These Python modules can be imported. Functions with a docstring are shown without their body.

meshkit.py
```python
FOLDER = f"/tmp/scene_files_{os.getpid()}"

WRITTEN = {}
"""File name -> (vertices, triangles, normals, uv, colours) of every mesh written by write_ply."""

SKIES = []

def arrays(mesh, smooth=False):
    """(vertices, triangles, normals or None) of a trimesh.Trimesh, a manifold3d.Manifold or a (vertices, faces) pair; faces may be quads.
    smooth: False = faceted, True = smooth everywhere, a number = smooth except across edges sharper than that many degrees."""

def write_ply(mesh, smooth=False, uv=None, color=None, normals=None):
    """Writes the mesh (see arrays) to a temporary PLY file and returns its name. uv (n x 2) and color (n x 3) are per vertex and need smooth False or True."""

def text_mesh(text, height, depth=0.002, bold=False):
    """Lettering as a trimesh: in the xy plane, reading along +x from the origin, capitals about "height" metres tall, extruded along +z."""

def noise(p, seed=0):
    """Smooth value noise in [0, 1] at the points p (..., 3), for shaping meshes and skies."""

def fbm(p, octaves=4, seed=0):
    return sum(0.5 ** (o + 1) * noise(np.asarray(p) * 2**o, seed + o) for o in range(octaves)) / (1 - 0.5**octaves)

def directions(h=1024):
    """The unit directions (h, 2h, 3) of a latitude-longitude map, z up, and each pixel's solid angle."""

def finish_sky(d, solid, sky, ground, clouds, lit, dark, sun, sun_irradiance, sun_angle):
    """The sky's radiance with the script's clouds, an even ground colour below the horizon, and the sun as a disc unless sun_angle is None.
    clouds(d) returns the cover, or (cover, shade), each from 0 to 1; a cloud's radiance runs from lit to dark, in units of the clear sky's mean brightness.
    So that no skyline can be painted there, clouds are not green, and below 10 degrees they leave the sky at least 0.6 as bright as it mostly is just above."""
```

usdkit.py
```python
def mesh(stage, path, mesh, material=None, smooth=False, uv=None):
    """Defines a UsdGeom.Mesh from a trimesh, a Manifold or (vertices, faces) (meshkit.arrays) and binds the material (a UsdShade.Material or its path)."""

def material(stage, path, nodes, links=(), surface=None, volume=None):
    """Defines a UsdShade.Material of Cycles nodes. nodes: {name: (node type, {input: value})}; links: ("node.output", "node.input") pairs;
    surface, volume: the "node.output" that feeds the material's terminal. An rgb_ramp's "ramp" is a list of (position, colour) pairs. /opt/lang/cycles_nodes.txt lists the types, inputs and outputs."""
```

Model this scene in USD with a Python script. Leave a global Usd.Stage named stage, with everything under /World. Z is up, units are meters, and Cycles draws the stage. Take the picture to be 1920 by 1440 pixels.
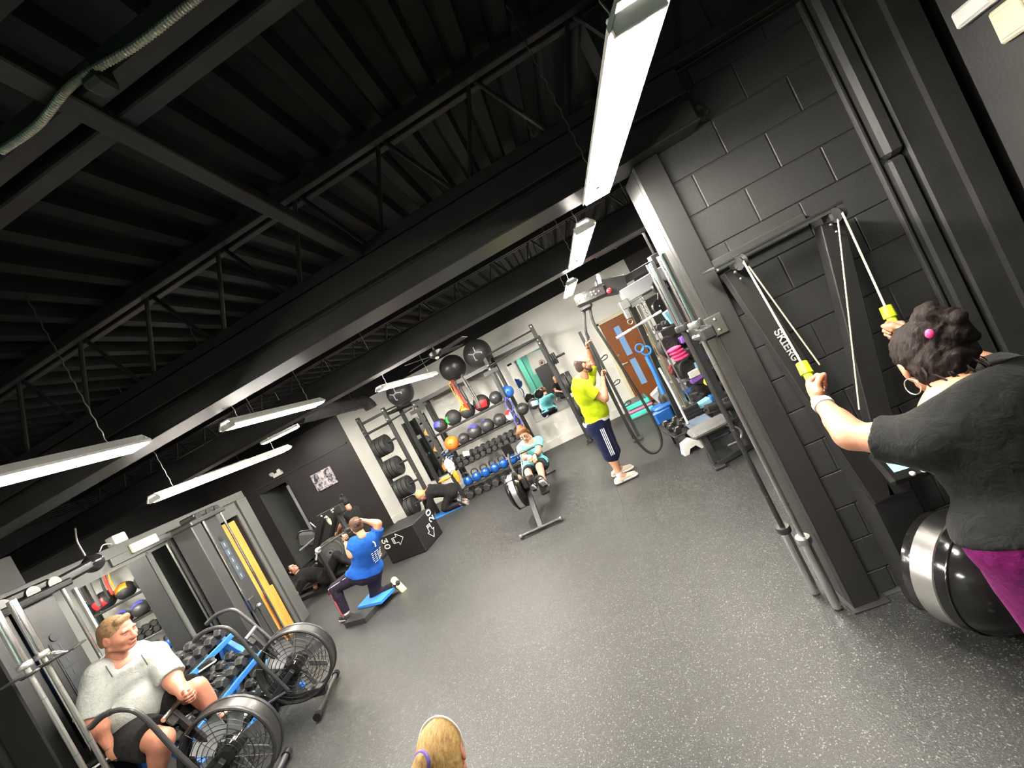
import math, numpy as np, trimesh, usdkit, meshkit
from pxr import Usd, UsdGeom, UsdLux, Sdf, Gf
from trimesh.transformations import rotation_matrix as rotm

stage = Usd.Stage.CreateInMemory()
UsdGeom.SetStageUpAxis(stage, 'Z')
UsdGeom.SetStageMetersPerUnit(stage, 1.0)
W = '/World'
UsdGeom.Xform.Define(stage, W)
UsdGeom.Scope.Define(stage, W + '/Looks')
PI = math.pi
V = lambda *a: np.array(a, float)

# ---------------------------------------------------------------- camera, light level
F = 770.0                                                     # focal length in pixels of the 1920 wide picture
CAM = [[0.877552, 0.461601, 0.129718], [-0.451474, 0.886588, -0.100665], [-0.161474, 0.029775, 0.986428]]
CAM = np.array(CAM)                                           # camera axes: columns are the room's right, down and depth
EYE = V(0, 0, 2.0)
_c = UsdGeom.Camera.Define(stage, W + '/camera')
_r = V(CAM[0, 0], CAM[0, 2], -CAM[0, 1]); _d = V(CAM[1, 0], CAM[1, 2], -CAM[1, 1]); _f = V(CAM[2, 0], CAM[2, 2], -CAM[2, 1])
_m = np.eye(4); _m[0, :3] = _r; _m[1, :3] = -_d; _m[2, :3] = -_f; _m[3, :3] = EYE
_c.AddTransformOp().Set(Gf.Matrix4d(_m.tolist()))
_c.CreateHorizontalApertureAttr(36.0); _c.CreateVerticalApertureAttr(27.0)
_c.CreateFocalLengthAttr(F / 1920 * 36.0)
_c.CreateClippingRangeAttr(Gf.Vec2f(0.05, 200))
_c.CreateExposureAttr(3.0)
TUBE_POWER = 42.0                                             # radiance of the fluorescent tubes


def at(px, py, Y):                                            # the point at depth Y seen at a pixel
    d = CAM.T @ V(px - 960, py - 720, F); d = V(d[0], d[2], -d[1])
    return EYE + d * (Y / d[1])


def atz(px, py, z=0.0):                                       # the point at height z seen at a pixel
    d = CAM.T @ V(px - 960, py - 720, F); d = V(d[0], d[2], -d[1])
    return EYE + d * ((z - 2.0) / d[2])


def atc(px, py, cz):                                          # the point at a distance along the lens axis
    d = CAM.T @ V((px - 960) / F * cz, (py - 720) / F * cz, cz)
    return EYE + V(d[0], d[2], -d[1])


# ---------------------------------------------------------------- materials
LOOK = {}


def mat(name, color, rough=0.5, metal=0.0, bump=None, var=None, spec=0.5, coat=0.0, sheen=0.0, sss=0.0, world=False):
    """A principled material; bump = (scale, strength, distance), var = (scale, darker factor) for grain and wear."""
    if name in LOOK:
        return LOOK[name]
    n = {'p': ('principled_bsdf', {'base_color': color, 'roughness': rough, 'metallic': metal, 'specular_ior_level': spec, 'coat_weight': coat, 'sheen_weight': sheen})}
    l = []
    if sss:
        n['p'][1].update({'subsurface_weight': sss, 'subsurface_scale': 0.01, 'subsurface_radius': (1, 0.35, 0.2)})
    if bump or var:
        n['t'] = ('geometry', {}) if world else ('texture_coordinate', {})
        src = 't.position' if world else 't.object'
    if var:
        n['vn'] = ('noise_texture', {'scale': var[0], 'detail': 4.0, 'roughness': 0.6})
        k = var[1]
        n['vr'] = ('rgb_ramp', {'ramp': [(0.3, tuple(c * k for c in color)), (0.7, color)]})
        l += [(src, 'vn.vector'), ('vn.fac', 'vr.fac'), ('vr.color', 'p.base_color')]
    if bump:
        n['bn'] = ('noise_texture', {'scale': bump[0], 'detail': 3.0})
        n['b'] = ('bump', {'strength': bump[1], 'distance': bump[2]})
        l += [(src, 'bn.vector'), ('bn.fac', 'b.height'), ('b.normal', 'p.normal')]
    LOOK[name] = usdkit.material(stage, W + '/Looks/' + name, n, l, surface='p.BSDF')
    return LOOK[name]


def g(v, warm=0.0):
    return (v * (1 + warm), v, v * (1 - warm))


BLACKPAINT = mat('black_wall_paint', g(0.048), 0.5, bump=(60, 0.25, 0.004), var=(3, 0.8), world=True)
PLUMPAINT = mat('dark_plum_wall_paint', (0.036, 0.032, 0.032), 0.5, bump=(60, 0.2, 0.003), var=(2, 0.85), world=True)
CEILPAINT = mat('black_ceiling_paint', g(0.013), 0.6, bump=(40, 0.3, 0.004), spec=0.2, world=True)
BEAMPAINT = mat('black_beam_paint', (0.034, 0.0335, 0.033), 0.42, bump=(30, 0.15, 0.003), var=(4, 0.8), spec=0.3, world=True)
WHITEPAINT = mat('white_wall_paint', (0.80, 0.785, 0.74), 0.6, bump=(50, 0.1, 0.002), var=(1.3, 0.9), world=True)
TEALPAINT = mat('teal_wall_paint', (0.10, 0.42, 0.34), 0.6, world=True)
STEEL = mat('black_powder_coat', g(0.022), 0.42, bump=(300, 0.1, 0.001))
STEELG = mat('charcoal_powder_coat', g(0.030), 0.4, bump=(300, 0.1, 0.001))
GREYSTEEL = mat('grey_powder_coat', (0.24, 0.25, 0.26), 0.4)
PARTITION = mat('dark_grey_partition_paint', (0.085, 0.088, 0.083), 0.5, bump=(60, 0.2, 0.003), var=(2, 0.85), world=True)
CHROME = mat('chrome', (0.78, 0.78, 0.78), 0.16, 1.0)
BRUSHED = mat('brushed_steel', (0.62, 0.62, 0.60), 0.32, 1.0, bump=(90, 0.1, 0.001))
RUBBER = mat('black_rubber', g(0.02), 0.6, bump=(150, 0.2, 0.001))
URETHANE = mat('black_urethane', g(0.035), 0.38)
GLOSSBLACK = mat('gloss_black_plastic', g(0.012), 0.15)
PLASTIC = mat('black_plastic', g(0.02), 0.35)
VINYL = mat('black_vinyl', g(0.022), 0.35, bump=(200, 0.15, 0.001))
GREYVINYL = mat('grey_vinyl', g(0.11), 0.4)
BLUEFRAME = mat('blue_powder_coat', (0.018, 0.12, 0.42), 0.35)
BLUEVINYL = mat('blue_vinyl', (0.012, 0.09, 0.34), 0.4)
BLUEGLOSS = mat('blue_kettlebell_enamel', (0.006, 0.06, 0.27), 0.16)
BLUEFOAM = mat('blue_foam', (0.02, 0.16, 0.50), 0.7)
TEALPLASTIC = mat('teal_plastic', (0.06, 0.56, 0.44), 0.45)
PINKPLASTIC = mat('pink_plastic', (0.80, 0.16, 0.30), 0.45)
WHITEPLASTIC = mat('white_plastic', (0.75, 0.74, 0.71), 0.4)
CREAMPLASTIC = mat('cream_plastic', (0.72, 0.66, 0.48), 0.45)
REDVINYL = mat('red_vinyl', (0.72, 0.02, 0.03), 0.4)
ORANGEVINYL = mat('orange_vinyl', (0.85, 0.26, 0.02), 0.45)
ORANGERUBBER = mat('orange_rubber', (0.90, 0.17, 0.02), 0.5)
GREENVINYL = mat('green_vinyl', (0.05, 0.52, 0.08), 0.4)
BLUEBALL = mat('blue_rubber', (0.03, 0.14, 0.52), 0.35)
INDIGO = mat('indigo_vinyl', (0.07, 0.07, 0.62), 0.4)
PALEBLUE = mat('pale_blue_rubber', (0.30, 0.62, 0.80), 0.45)
YELLOW = mat('yellow_plastic', (0.85, 0.75, 0.03), 0.4)
LIME = mat('lime_plastic', (0.58, 0.80, 0.02), 0.45)
PURPLE = mat('purple_foam', (0.22, 0.10, 0.48), 0.6)
HOTPINK = mat('hot_pink_foam', (0.85, 0.06, 0.22), 0.55)
CORD = mat('cream_cord', (0.72, 0.66, 0.46), 0.6)
ROPE = mat('black_rope', g(0.016), 0.6, bump=(160, 0.6, 0.004))
GALV = mat('galvanised_conduit', (0.55, 0.54, 0.46), 0.4, 0.8)
PRINT = mat('white_print', (0.80, 0.80, 0.78), 0.6)
GREYPRINT = mat('grey_print', (0.42, 0.42, 0.42), 0.6)
REDPRINT = mat('dark_red_print', (0.30, 0.02, 0.03), 0.6)


def special():
    m = usdkit.material
    L = W + '/Looks/'
    # rubber roll flooring: dark crumb with pale grey flecks of two sizes
    LOOK['floor'] = m(stage, L + 'flecked_rubber_flooring', {
        't': ('geometry', {}),
        'nz': ('noise_texture', {'scale': 60.0, 'detail': 3.0}),
        'mx': ('mix_vector', {'fac': 0.02}),
        'v1': ('voronoi_texture', {'scale': 120.0}), 'v2': ('voronoi_texture', {'scale': 280.0}),
        's1': ('separate_color', {}), 's2': ('separate_color', {}),
        'a1': ('math', {'math_type': 'greater_than', 'value2': 0.86}), 'a2': ('math', {'math_type': 'greater_than', 'value2': 0.80}),
        'd1': ('math', {'math_type': 'less_than', 'value2': 0.42}), 'd2': ('math', {'math_type': 'less_than', 'value2': 0.45}),
        'm1': ('math', {'math_type': 'multiply'}), 'm2': ('math', {'math_type': 'multiply'}),
        'm2b': ('math', {'math_type': 'multiply', 'value2': 0.75}), 'mm': ('math', {'math_type': 'maximum'}),
        'big': ('noise_texture', {'scale': 0.9, 'detail': 5.0, 'roughness': 0.55}),
        'base': ('rgb_ramp', {'ramp': [(0.3, (0.021, 0.0215, 0.0215)), (0.7, (0.031, 0.0315, 0.031))]}),
        'c': ('mix_color', {'b': (0.12, 0.122, 0.118)}),
        'rr': ('rgb_ramp', {'ramp': [(0.3, (0.36, 0.36, 0.36)), (0.7, (0.52, 0.52, 0.52))]}),
        'bn': ('noise_texture', {'scale': 110.0, 'detail': 3.0}),
        'b': ('bump', {'strength': 0.5, 'distance': 0.004}),
        'p': ('principled_bsdf', {'roughness': 0.48, 'specular_ior_level': 0.3}),
    }, [('t.position', 'nz.vector'), ('t.position', 'mx.a'), ('nz.color', 'mx.b'), ('mx.result', 'v1.vector'), ('mx.result', 'v2.vector'),
        ('v1.color', 's1.color'), ('v2.color', 's2.color'), ('s1.r', 'a1.value1'), ('s2.r', 'a2.value1'),
        ('v1.distance', 'd1.value1'), ('v2.distance', 'd2.value1'), ('a1.value', 'm1.value1'), ('d1.value', 'm1.value2'),
        ('a2.value', 'm2.value1'), ('d2.value', 'm2.value2'), ('m2.value', 'm2b.value1'), ('m1.value', 'mm.value1'), ('m2b.value', 'mm.value2'),
        ('t.position', 'big.vector'), ('big.fac', 'base.fac'), ('base.color', 'c.a'), ('mm.value', 'c.fac'), ('c.result', 'p.base_color'),
        ('big.fac', 'rr.fac'), ('rr.color', 'p.roughness'), ('t.position', 'bn.vector'), ('bn.fac', 'b.height'), ('b.normal', 'p.normal')], surface='p.BSDF')
    LOOK['tube'] = m(stage, L + 'lit_fluorescent_tube', {'e': ('emission', {'color': (1.0, 0.94, 0.83), 'strength': TUBE_POWER})}, [], surface='e.emission')
    LOOK['mirror'] = m(stage, L + 'mirror_silver', {'p': ('principled_bsdf', {'base_color': (0.82, 0.84, 0.83), 'metallic': 1.0, 'roughness': 0.012})}, [], surface='p.BSDF')
    LOOK['screen'] = m(stage, L + 'lit_monitor_screen', {'e': ('emission', {'color': (0.25, 0.48, 0.62), 'strength': 0.42})}, [], surface='e.emission')
    LOOK['glass'] = m(stage, L + 'blue_door_glass', {'p': ('principled_bsdf', {'base_color': (0.24, 0.42, 0.72), 'roughness': 0.12})}, [], surface='p.BSDF')
    for nm_, ca, cb, sc in (('brown_door_veneer', (0.20, 0.062, 0.016), (0.27, 0.085, 0.022), 9.0), ('honey_pine', (0.48, 0.20, 0.04), (0.60, 0.28, 0.065), 7.0), ('pale_pine', (0.70, 0.50, 0.22), (0.82, 0.62, 0.32), 7.0)):
        LOOK[nm_] = m(stage, L + nm_, {
            't': ('geometry', {}), 'mp': ('mapping', {'scale': (6.0, 6.0, 0.5)}), 'n': ('noise_texture', {'scale': sc, 'detail': 5.0, 'distortion': 0.6}),
            'r': ('rgb_ramp', {'ramp': [(0.35, ca), (0.65, cb)]}), 'p': ('principled_bsdf', {'roughness': 0.4})},
            [('t.position', 'mp.vector'), ('mp.vector', 'n.vector'), ('n.fac', 'r.fac'), ('r.color', 'p.base_color')], surface='p.BSDF')
    # a black and white photographic print of blotchy shapes
    LOOK['photo'] = m(stage, L + 'blotchy_photo_print', {
        't': ('geometry', {}), 'n': ('noise_texture', {'scale': 9.0, 'detail': 6.0, 'roughness': 0.65, 'distortion': 1.2}),
        'r': ('rgb_ramp', {'ramp': [(0.38, (0.03, 0.026, 0.03)), (0.46, (0.30, 0.26, 0.30)), (0.54, (0.62, 0.55, 0.60)), (0.66, (0.80, 0.78, 0.78))]}),
        'p': ('principled_bsdf', {'roughness': 0.5})}, [('t.position', 'n.vector'), ('n.fac', 'r.fac'), ('r.color', 'p.base_color')], surface='p.BSDF')

    def fabric(nm_, ca, cb, sc, rough=0.9, sheen=0.03):
        LOOK[nm_] = m(stage, L + nm_, {
            't': ('geometry', {}), 'n': ('noise_texture', {'scale': sc, 'detail': 6.0, 'roughness': 0.7}),
            'r': ('rgb_ramp', {'ramp': [(0.35, ca), (0.65, cb)]}), 'bn': ('noise_texture', {'scale': 22.0, 'detail': 3.0, 'distortion': 0.8}),
            'b': ('bump', {'strength': 0.35, 'distance': 0.02}), 'p': ('principled_bsdf', {'roughness': rough, 'sheen_weight': sheen, 'specular_ior_level': 0.15})},
            [('t.position', 'n.vector'), ('n.fac', 'r.fac'), ('r.color', 'p.base_color'), ('t.position', 'bn.vector'), ('bn.fac', 'b.height'), ('b.normal', 'p.normal')], surface='p.BSDF')
    fabric('charcoal_heather_jersey', (0.007, 0.0075, 0.0075), (0.014, 0.0145, 0.0145), 160)
    fabric('magenta_leggings', (0.12, 0.004, 0.075), (0.19, 0.012, 0.13), 60, 0.7)
    fabric('grey_heather_jersey', (0.24, 0.25, 0.24), (0.32, 0.33, 0.31), 150)
    fabric('black_shorts_cloth', (0.005, 0.0045, 0.005), (0.009, 0.008, 0.008), 30)
    fabric('lime_jersey', (0.33, 0.42, 0.006), (0.40, 0.50, 0.01), 20)
    fabric('navy_shorts_cloth', (0.005, 0.007, 0.026), (0.007, 0.010, 0.038), 20)
    fabric('royal_blue_jersey', (0.007, 0.055, 0.27), (0.010, 0.075, 0.34), 20)
    fabric('dark_plum_leggings', (0.012, 0.008, 0.017), (0.020, 0.014, 0.028), 20)
    fabric('black_leggings', (0.010, 0.009, 0.010), (0.016, 0.014, 0.015), 20)
    fabric('aqua_jersey', (0.13, 0.47, 0.50), (0.17, 0.54, 0.57), 20)
    fabric('dark_shorts_cloth', (0.016, 0.018, 0.026), (0.024, 0.026, 0.036), 20)
    fabric('black_top_cloth', (0.006, 0.006, 0.006), (0.011, 0.011, 0.011), 20)
    fabric('white_cotton', (0.50, 0.49, 0.46), (0.60, 0.59, 0.56), 30)
    fabric('tan_shoe_mesh', (0.40, 0.35, 0.29), (0.50, 0.45, 0.38), 80)
    fabric('black_shoe_mesh', (0.016, 0.016, 0.018), (0.03, 0.03, 0.03), 80)
    fabric('pale_green_shoe_sole', (0.40, 0.46, 0.22), (0.52, 0.58, 0.34), 30)

    def hair(nm_, ca, cb, stretch=(1, 1, 1)):
        LOOK[nm_] = m(stage, L + nm_, {
            't': ('geometry', {}), 'mp': ('mapping', {'scale': stretch}), 'n': ('noise_texture', {'scale': 70.0, 'detail': 6.0, 'roughness': 0.7}),
            'r': ('rgb_ramp', {'ramp': [(0.35, ca), (0.65, cb)]}), 'b': ('bump', {'strength': 0.7, 'distance': 0.006}), 'p': ('principled_bsdf', {'roughness': 0.55, 'specular_ior_level': 0.2})},
            [('t.position', 'mp.vector'), ('mp.vector', 'n.vector'), ('n.fac', 'r.fac'), ('r.color', 'p.base_color'), ('n.fac', 'b.height'), ('b.normal', 'p.normal')], surface='p.BSDF')
    hair('dark_brown_hair', (0.005, 0.003, 0.003), (0.020, 0.012, 0.011), (1, 3, 1))
    hair('black_hair', (0.006, 0.006, 0.006), (0.016, 0.014, 0.014))
    hair('blonde_hair', (0.18, 0.10, 0.03), (0.38, 0.25, 0.10), (2, 0.5, 0.8))
    hair('light_brown_hair', (0.11, 0.06, 0.03), (0.24, 0.145, 0.075))
    hair('auburn_hair', (0.10, 0.04, 0.018), (0.20, 0.085, 0.036))
    hair('brown_hair', (0.045, 0.022, 0.014), (0.09, 0.048, 0.03))
    hair('short_dark_stubble', (0.035, 0.022, 0.017), (0.07, 0.045, 0.034))
    hair('sandy_hair', (0.30, 0.20, 0.09), (0.48, 0.34, 0.18))
    for nm_, c in (('fair_skin', (0.42, 0.20, 0.125)), ('pink_skin', (0.45, 0.20, 0.14)), ('ruddy_skin', (0.40, 0.165, 0.105)), ('pale_skin', (0.52, 0.28, 0.195))):
        mat(nm_, c, 0.5, sss=0.12, var=(14, 0.88), bump=(120, 0.08, 0.001))


special()
LK = LOOK.__getitem__

# ---------------------------------------------------------------- mesh helpers
cat = trimesh.util.concatenate


def box(c, s, R=None, ch=0.0):
    """A box with centre c and size s, chamfered by ch, turned by the 3x3 matrix R."""
    s = np.asarray(s, float) / 2
    if ch > 0:
        ch = min(ch, 0.9 * s.min())
        p = []
        for sx in (-1, 1):
            for sy in (-1, 1):
                for sz in (-1, 1):
                    q = s * (sx, sy, sz)
                    for k in range(3):
                        o = V(-sx, -sy, -sz) * ch; o[k] = 0
                        p.append(q + o)
        m = trimesh.convex.convex_hull(np.array(p))
    else:
        m = trimesh.creation.box(2 * s)
    if R is not None:
        T = np.eye(4); T[:3, :3] = R; m.apply_transform(T)
    m.apply_translation(c)
    return m


def frame(d, up=(0, 0, 1)):
    """Columns: d, side, up made square to each other."""
    d = np.asarray(d, float); d = d / np.linalg.norm(d)
    u = np.asarray(up, float)
    if abs(d @ u) / np.linalg.norm(u) > 0.98:
        u = V(1, 0, 0) if abs(d[0]) < 0.9 else V(0, 1, 0)
    s = np.cross(u, d); s /= np.linalg.norm(s)
    return np.stack([d, s, np.cross(d, s)], 1)


def bar(a, b, w, h=None, up=(0, 0, 1), ch=0.004):
    """A square section bar from a to b."""
    a, b = np.asarray(a, float), np.asarray(b, float)
    return box((a + b) / 2, (np.linalg.norm(b - a), w, h or w), frame(b - a, up), ch)


def tube(p, r, n=10, closed=False):
    """A round tube along points p; r one radius or one for each point."""
    p = np.asarray(p, float)
    m = len(p)
    t = np.roll(p, -1, 0) - np.roll(p, 1, 0) if closed else np.gradient(p, axis=0)
    t /= np.linalg.norm(t, axis=1, keepdims=True) + 1e-12
    a = np.zeros_like(p)
    u = np.eye(3)[np.argmin(np.abs(t[0]))]
    for i in range(m):
        u = u - t[i] * (u @ t[i]); u /= np.linalg.norm(u); a[i] = u
    b = np.cross(t, a)
    ang = np.arange(n) * 2 * PI / n
    rr = np.broadcast_to(r, (m,))[:, None, None]
    v = p[:, None] + rr * (np.cos(ang)[None, :, None] * a[:, None] + np.sin(ang)[None, :, None] * b[:, None])
    i, j = np.meshgrid(np.arange(m if closed else m - 1), np.arange(n), indexing='ij')
    k, j2 = (i + 1) % m, (j + 1) % n
    q = np.stack([i * n + j, i * n + j2, k * n + j2, k * n + j], -1).reshape(-1, 4)
    f = np.vstack([q[:, [0, 1, 2]], q[:, [0, 2, 3]]])
    v = v.reshape(-1, 3)
    if not closed:
        c = len(v); v = np.vstack([v, p[0], p[-1]])
        j = np.arange(n)
        f = np.vstack([f, np.stack([(j + 1) % n, j, np.full(n, c)], 1), np.stack([(m - 1) * n + j, (m - 1) * n + (j + 1) % n, np.full(n, c + 1)], 1)])
    return trimesh.Trimesh(v, f, process=False)


def smooth_path(p, k=6):
    """Catmull-Rom points through p."""
    p = np.asarray(p, float)
    q = np.vstack([2 * p[0] - p[1], p, 2 * p[-1] - p[-2]])
    out = []
    for i in range(1, len(q) - 2):
        for t in np.arange(k) / k:
            a, b, c, d = q[i - 1:i + 3]
            out.append(0.5 * (2 * b + (c - a) * t + (2 * a - 5 * b + 4 * c - d) * t * t + (3 * b - 3 * c + d - a) * t ** 3))
    out.append(p[-1])
    return np.array(out)


def cyl(a, b, r, n=20, r2=None):
    return tube([a, b], [r, r if r2 is None else r2], n)


def lathe(prof, a, axis, n=28):
    """prof: (radius, height) pairs along axis from a."""
    prof = np.asarray(prof, float)
    fr = frame(axis)
    d, s, u = fr[:, 0], fr[:, 1], fr[:, 2]
    ang = np.arange(n) * 2 * PI / n
    m = len(prof)
    v = np.asarray(a, float) + prof[:, 1][:, None, None] * d + prof[:, 0][:, None, None] * (np.cos(ang)[None, :, None] * s + np.sin(ang)[None, :, None] * u)
    i, j = np.meshgrid(np.arange(m - 1), np.arange(n), indexing='ij')
    q = np.stack([i * n + j, i * n + (j + 1) % n, (i + 1) * n + (j + 1) % n, (i + 1) * n + j], -1).reshape(-1, 4)
    t = trimesh.Trimesh(v.reshape(-1, 3), np.vstack([q[:, [0, 1, 2]], q[:, [0, 2, 3]]]), process=True)
    t.update_faces(t.nondegenerate_faces())
    return t


def ring(c, axis, R, r, n=36, k=8):
    fr = frame(axis)
    a = np.arange(n) * 2 * PI / n
    return tube(np.asarray(c) + R * (np.cos(a)[:, None] * fr[:, 1] + np.sin(a)[:, None] * fr[:, 2]), r, k, True)


def ball(c, r, sub=3, s=(1, 1, 1)):
    m = trimesh.creation.icosphere(sub, 1.0)
    m.apply_scale(np.asarray(s) * r); m.apply_translation(c)
    return m


def extr(pts, o, ex, ey, depth):
    """A polygon (pts in the plane ex, ey at o) given thickness depth along ex x ey."""
    from shapely.geometry import Polygon
    m = trimesh.creation.extrude_polygon(Polygon(pts), depth, engine='earcut')
    ex, ey = np.asarray(ex, float), np.asarray(ey, float)
    T = np.eye(4); T[:3, 0], T[:3, 1], T[:3, 2], T[:3, 3] = ex, ey, np.cross(ex, ey), o
    m.apply_transform(T)
    return m


def text(t, h, o, ex, ey, bold=True, depth=0.003):
    m = meshkit.text_mesh(t, h, depth, bold)
    m.apply_translation([-m.bounds[:, 0].mean(), -m.bounds[:, 1].mean(), 0])
    T = np.eye(4); T[:3, 0], T[:3, 1], T[:3, 2], T[:3, 3] = ex, ey, np.cross(ex, ey), o
    m.apply_transform(T)
    return m


ORD = ('first', 'second', 'third', 'fourth', 'fifth', 'sixth', 'seventh', 'eighth', 'ninth', 'tenth', 'eleventh', 'twelfth')

# ---------------------------------------------------------------- scene tree helpers
USED = {}


def uniq(parent, name):
    k = parent + '/' + name
    n = USED.get(k, 0); USED[k] = n + 1
    return k if n == 0 else f'{k}_{n:03d}'


def tag(prim, label=None, cat_=None, group=None, kind=None):
    for k, v in (('label', label), ('category', cat_), ('group', group), ('kind', kind)):
        if v:
            prim.SetCustomDataByKey(k, v)
    return prim


def thing(name, label, cat_, group=None, loc=None, rz=0.0, kind=None):
    p = uniq(W, name)
    x = UsdGeom.Xform.Define(stage, p)
    if loc is not None:
        x.AddTranslateOp().Set(Gf.Vec3d(*map(float, loc))); x.AddRotateZOp().Set(math.degrees(rz))
    tag(x.GetPrim(), label, cat_, group, kind)
    return p


def part(parent, name, mesh, m, smooth=35, label=None, kind=None):
    p = uniq(parent, name)
    if isinstance(mesh, list):
        mesh = cat(mesh)
    x = usdkit.mesh(stage, p, mesh, m, smooth=smooth)
    tag(x.GetPrim(), label, kind=kind)
    return p


def single(name, mesh, m, label, cat_, group=None, smooth=35, kind=None):
    p = uniq(W, name)
    if isinstance(mesh, list):
        mesh = cat(mesh)
    tag(usdkit.mesh(stage, p, mesh, m, smooth=smooth).GetPrim(), label, cat_, group, kind)
    return p


def struct(name):
    p = uniq(W, name)
    tag(UsdGeom.Xform.Define(stage, p).GetPrim(), kind='structure')
    return p


def dup(src, loc, rz=0.0, label=None, group=None, R=None):
    """A copy of a thing, parts and all, at another place, with its own label."""
    base = stage.GetPrimAtPath(src)
    was = base.GetCustomData()
    nm = src.rsplit('/', 1)[1]
    import re
    p = uniq(W, re.sub(r'_\d{3}$', '', nm))
    x = UsdGeom.Xform.Define(stage, p)
    x.GetPrim().GetReferences().AddInternalReference(src)
    x.ClearXformOpOrder()
    place(x, loc, rz, R)
    x.GetPrim().SetInstanceable(True)
    tag(x.GetPrim(), label or was['label'], was['category'], group or was.get('group'))
    return p


def place(x, loc, rz=0.0, R=None):
    T = np.eye(4)
    if R is None:
        R = rotm(rz, [0, 0, 1])[:3, :3]
    T[:3, :3] = R.T; T[3, :3] = loc
    x.ClearXformOpOrder()
    for a in list(x.GetPrim().GetAttributes()):
        if a.GetName().startswith('xformOp:') and a.GetName() != 'xformOp:transform':
            x.GetPrim().RemoveProperty(a.GetName())
    op = x.AddTransformOp() if not x.GetPrim().HasAttribute('xformOp:transform') else None
    if op is None:
        x.MakeMatrixXform().Set(Gf.Matrix4d(T.tolist()))
    else:
        op.Set(Gf.Matrix4d(T.tolist()))


def move(p, loc, rz=0.0, R=None):
    place(UsdGeom.Xform(stage.GetPrimAtPath(p)), loc, rz, R)
    return p

# ---------------------------------------------------------------- the setting
YB = 9.2                                                     # the back wall
ZD = 3.5                                                     # underside of the roof deck

fl = struct('floor')
part(fl, 'subfloor', box((-3.4, 2.8, -0.06), (14.0, 13.4, 0.10)), RUBBER, False)
k = 0
for x0 in np.arange(-1.5 - 1.22 * 7, 3.7, 1.22):             # rolled rubber laid in strips
    part(fl, 'rubber_strip', box((x0 + 0.61, 2.85, -0.006), (1.2192, 12.9, 0.012)), LK('floor'), False)

wb = struct('wall_back')
part(wb, 'white_panel', [box(((-5.7 + 0.78) / 2, YB + 0.06, 1.5), (6.48, 0.12, 3.0)), box(((1.62 + 1.87) / 2, YB + 0.06, 1.5), (0.25, 0.12, 3.0)), box((1.2, YB + 0.06, 2.51), (0.84, 0.12, 0.98))], WHITEPAINT, False)
part(wb, 'black_panel', [box((-6.725, YB + 0.06, 1.5), (2.05, 0.12, 3.0)), box((-9.3, YB + 0.06, 1.5), (1.5, 0.12, 3.0)), box((-8.15, YB + 0.06, 2.57), (0.8, 0.12, 0.86))], PLUMPAINT, False)
part(wb, 'upper_panel', box((-3.2, YB + 0.07, 3.3), (13.8, 0.12, 0.6)), CEILPAINT, False)
part(wb, 'right_panel', box((2.8, YB + 0.05, 1.5), (1.86, 0.12, 3.0)), PLUMPAINT, False)
part(wb, 'ledge', box((-7.9, YB - 0.015, 2.3), (4.2, 0.03, 0.03)), BLACKPAINT, False)
bb = struct('baseboard_back')
part(bb, 'board', [box((-2.46, YB - 0.012, 0.09), (6.46, 0.024, 0.18), ch=0.004), box((1.75, YB - 0.012, 0.09), (0.22, 0.024, 0.18), ch=0.004)], WHITEPAINT, False)
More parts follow.
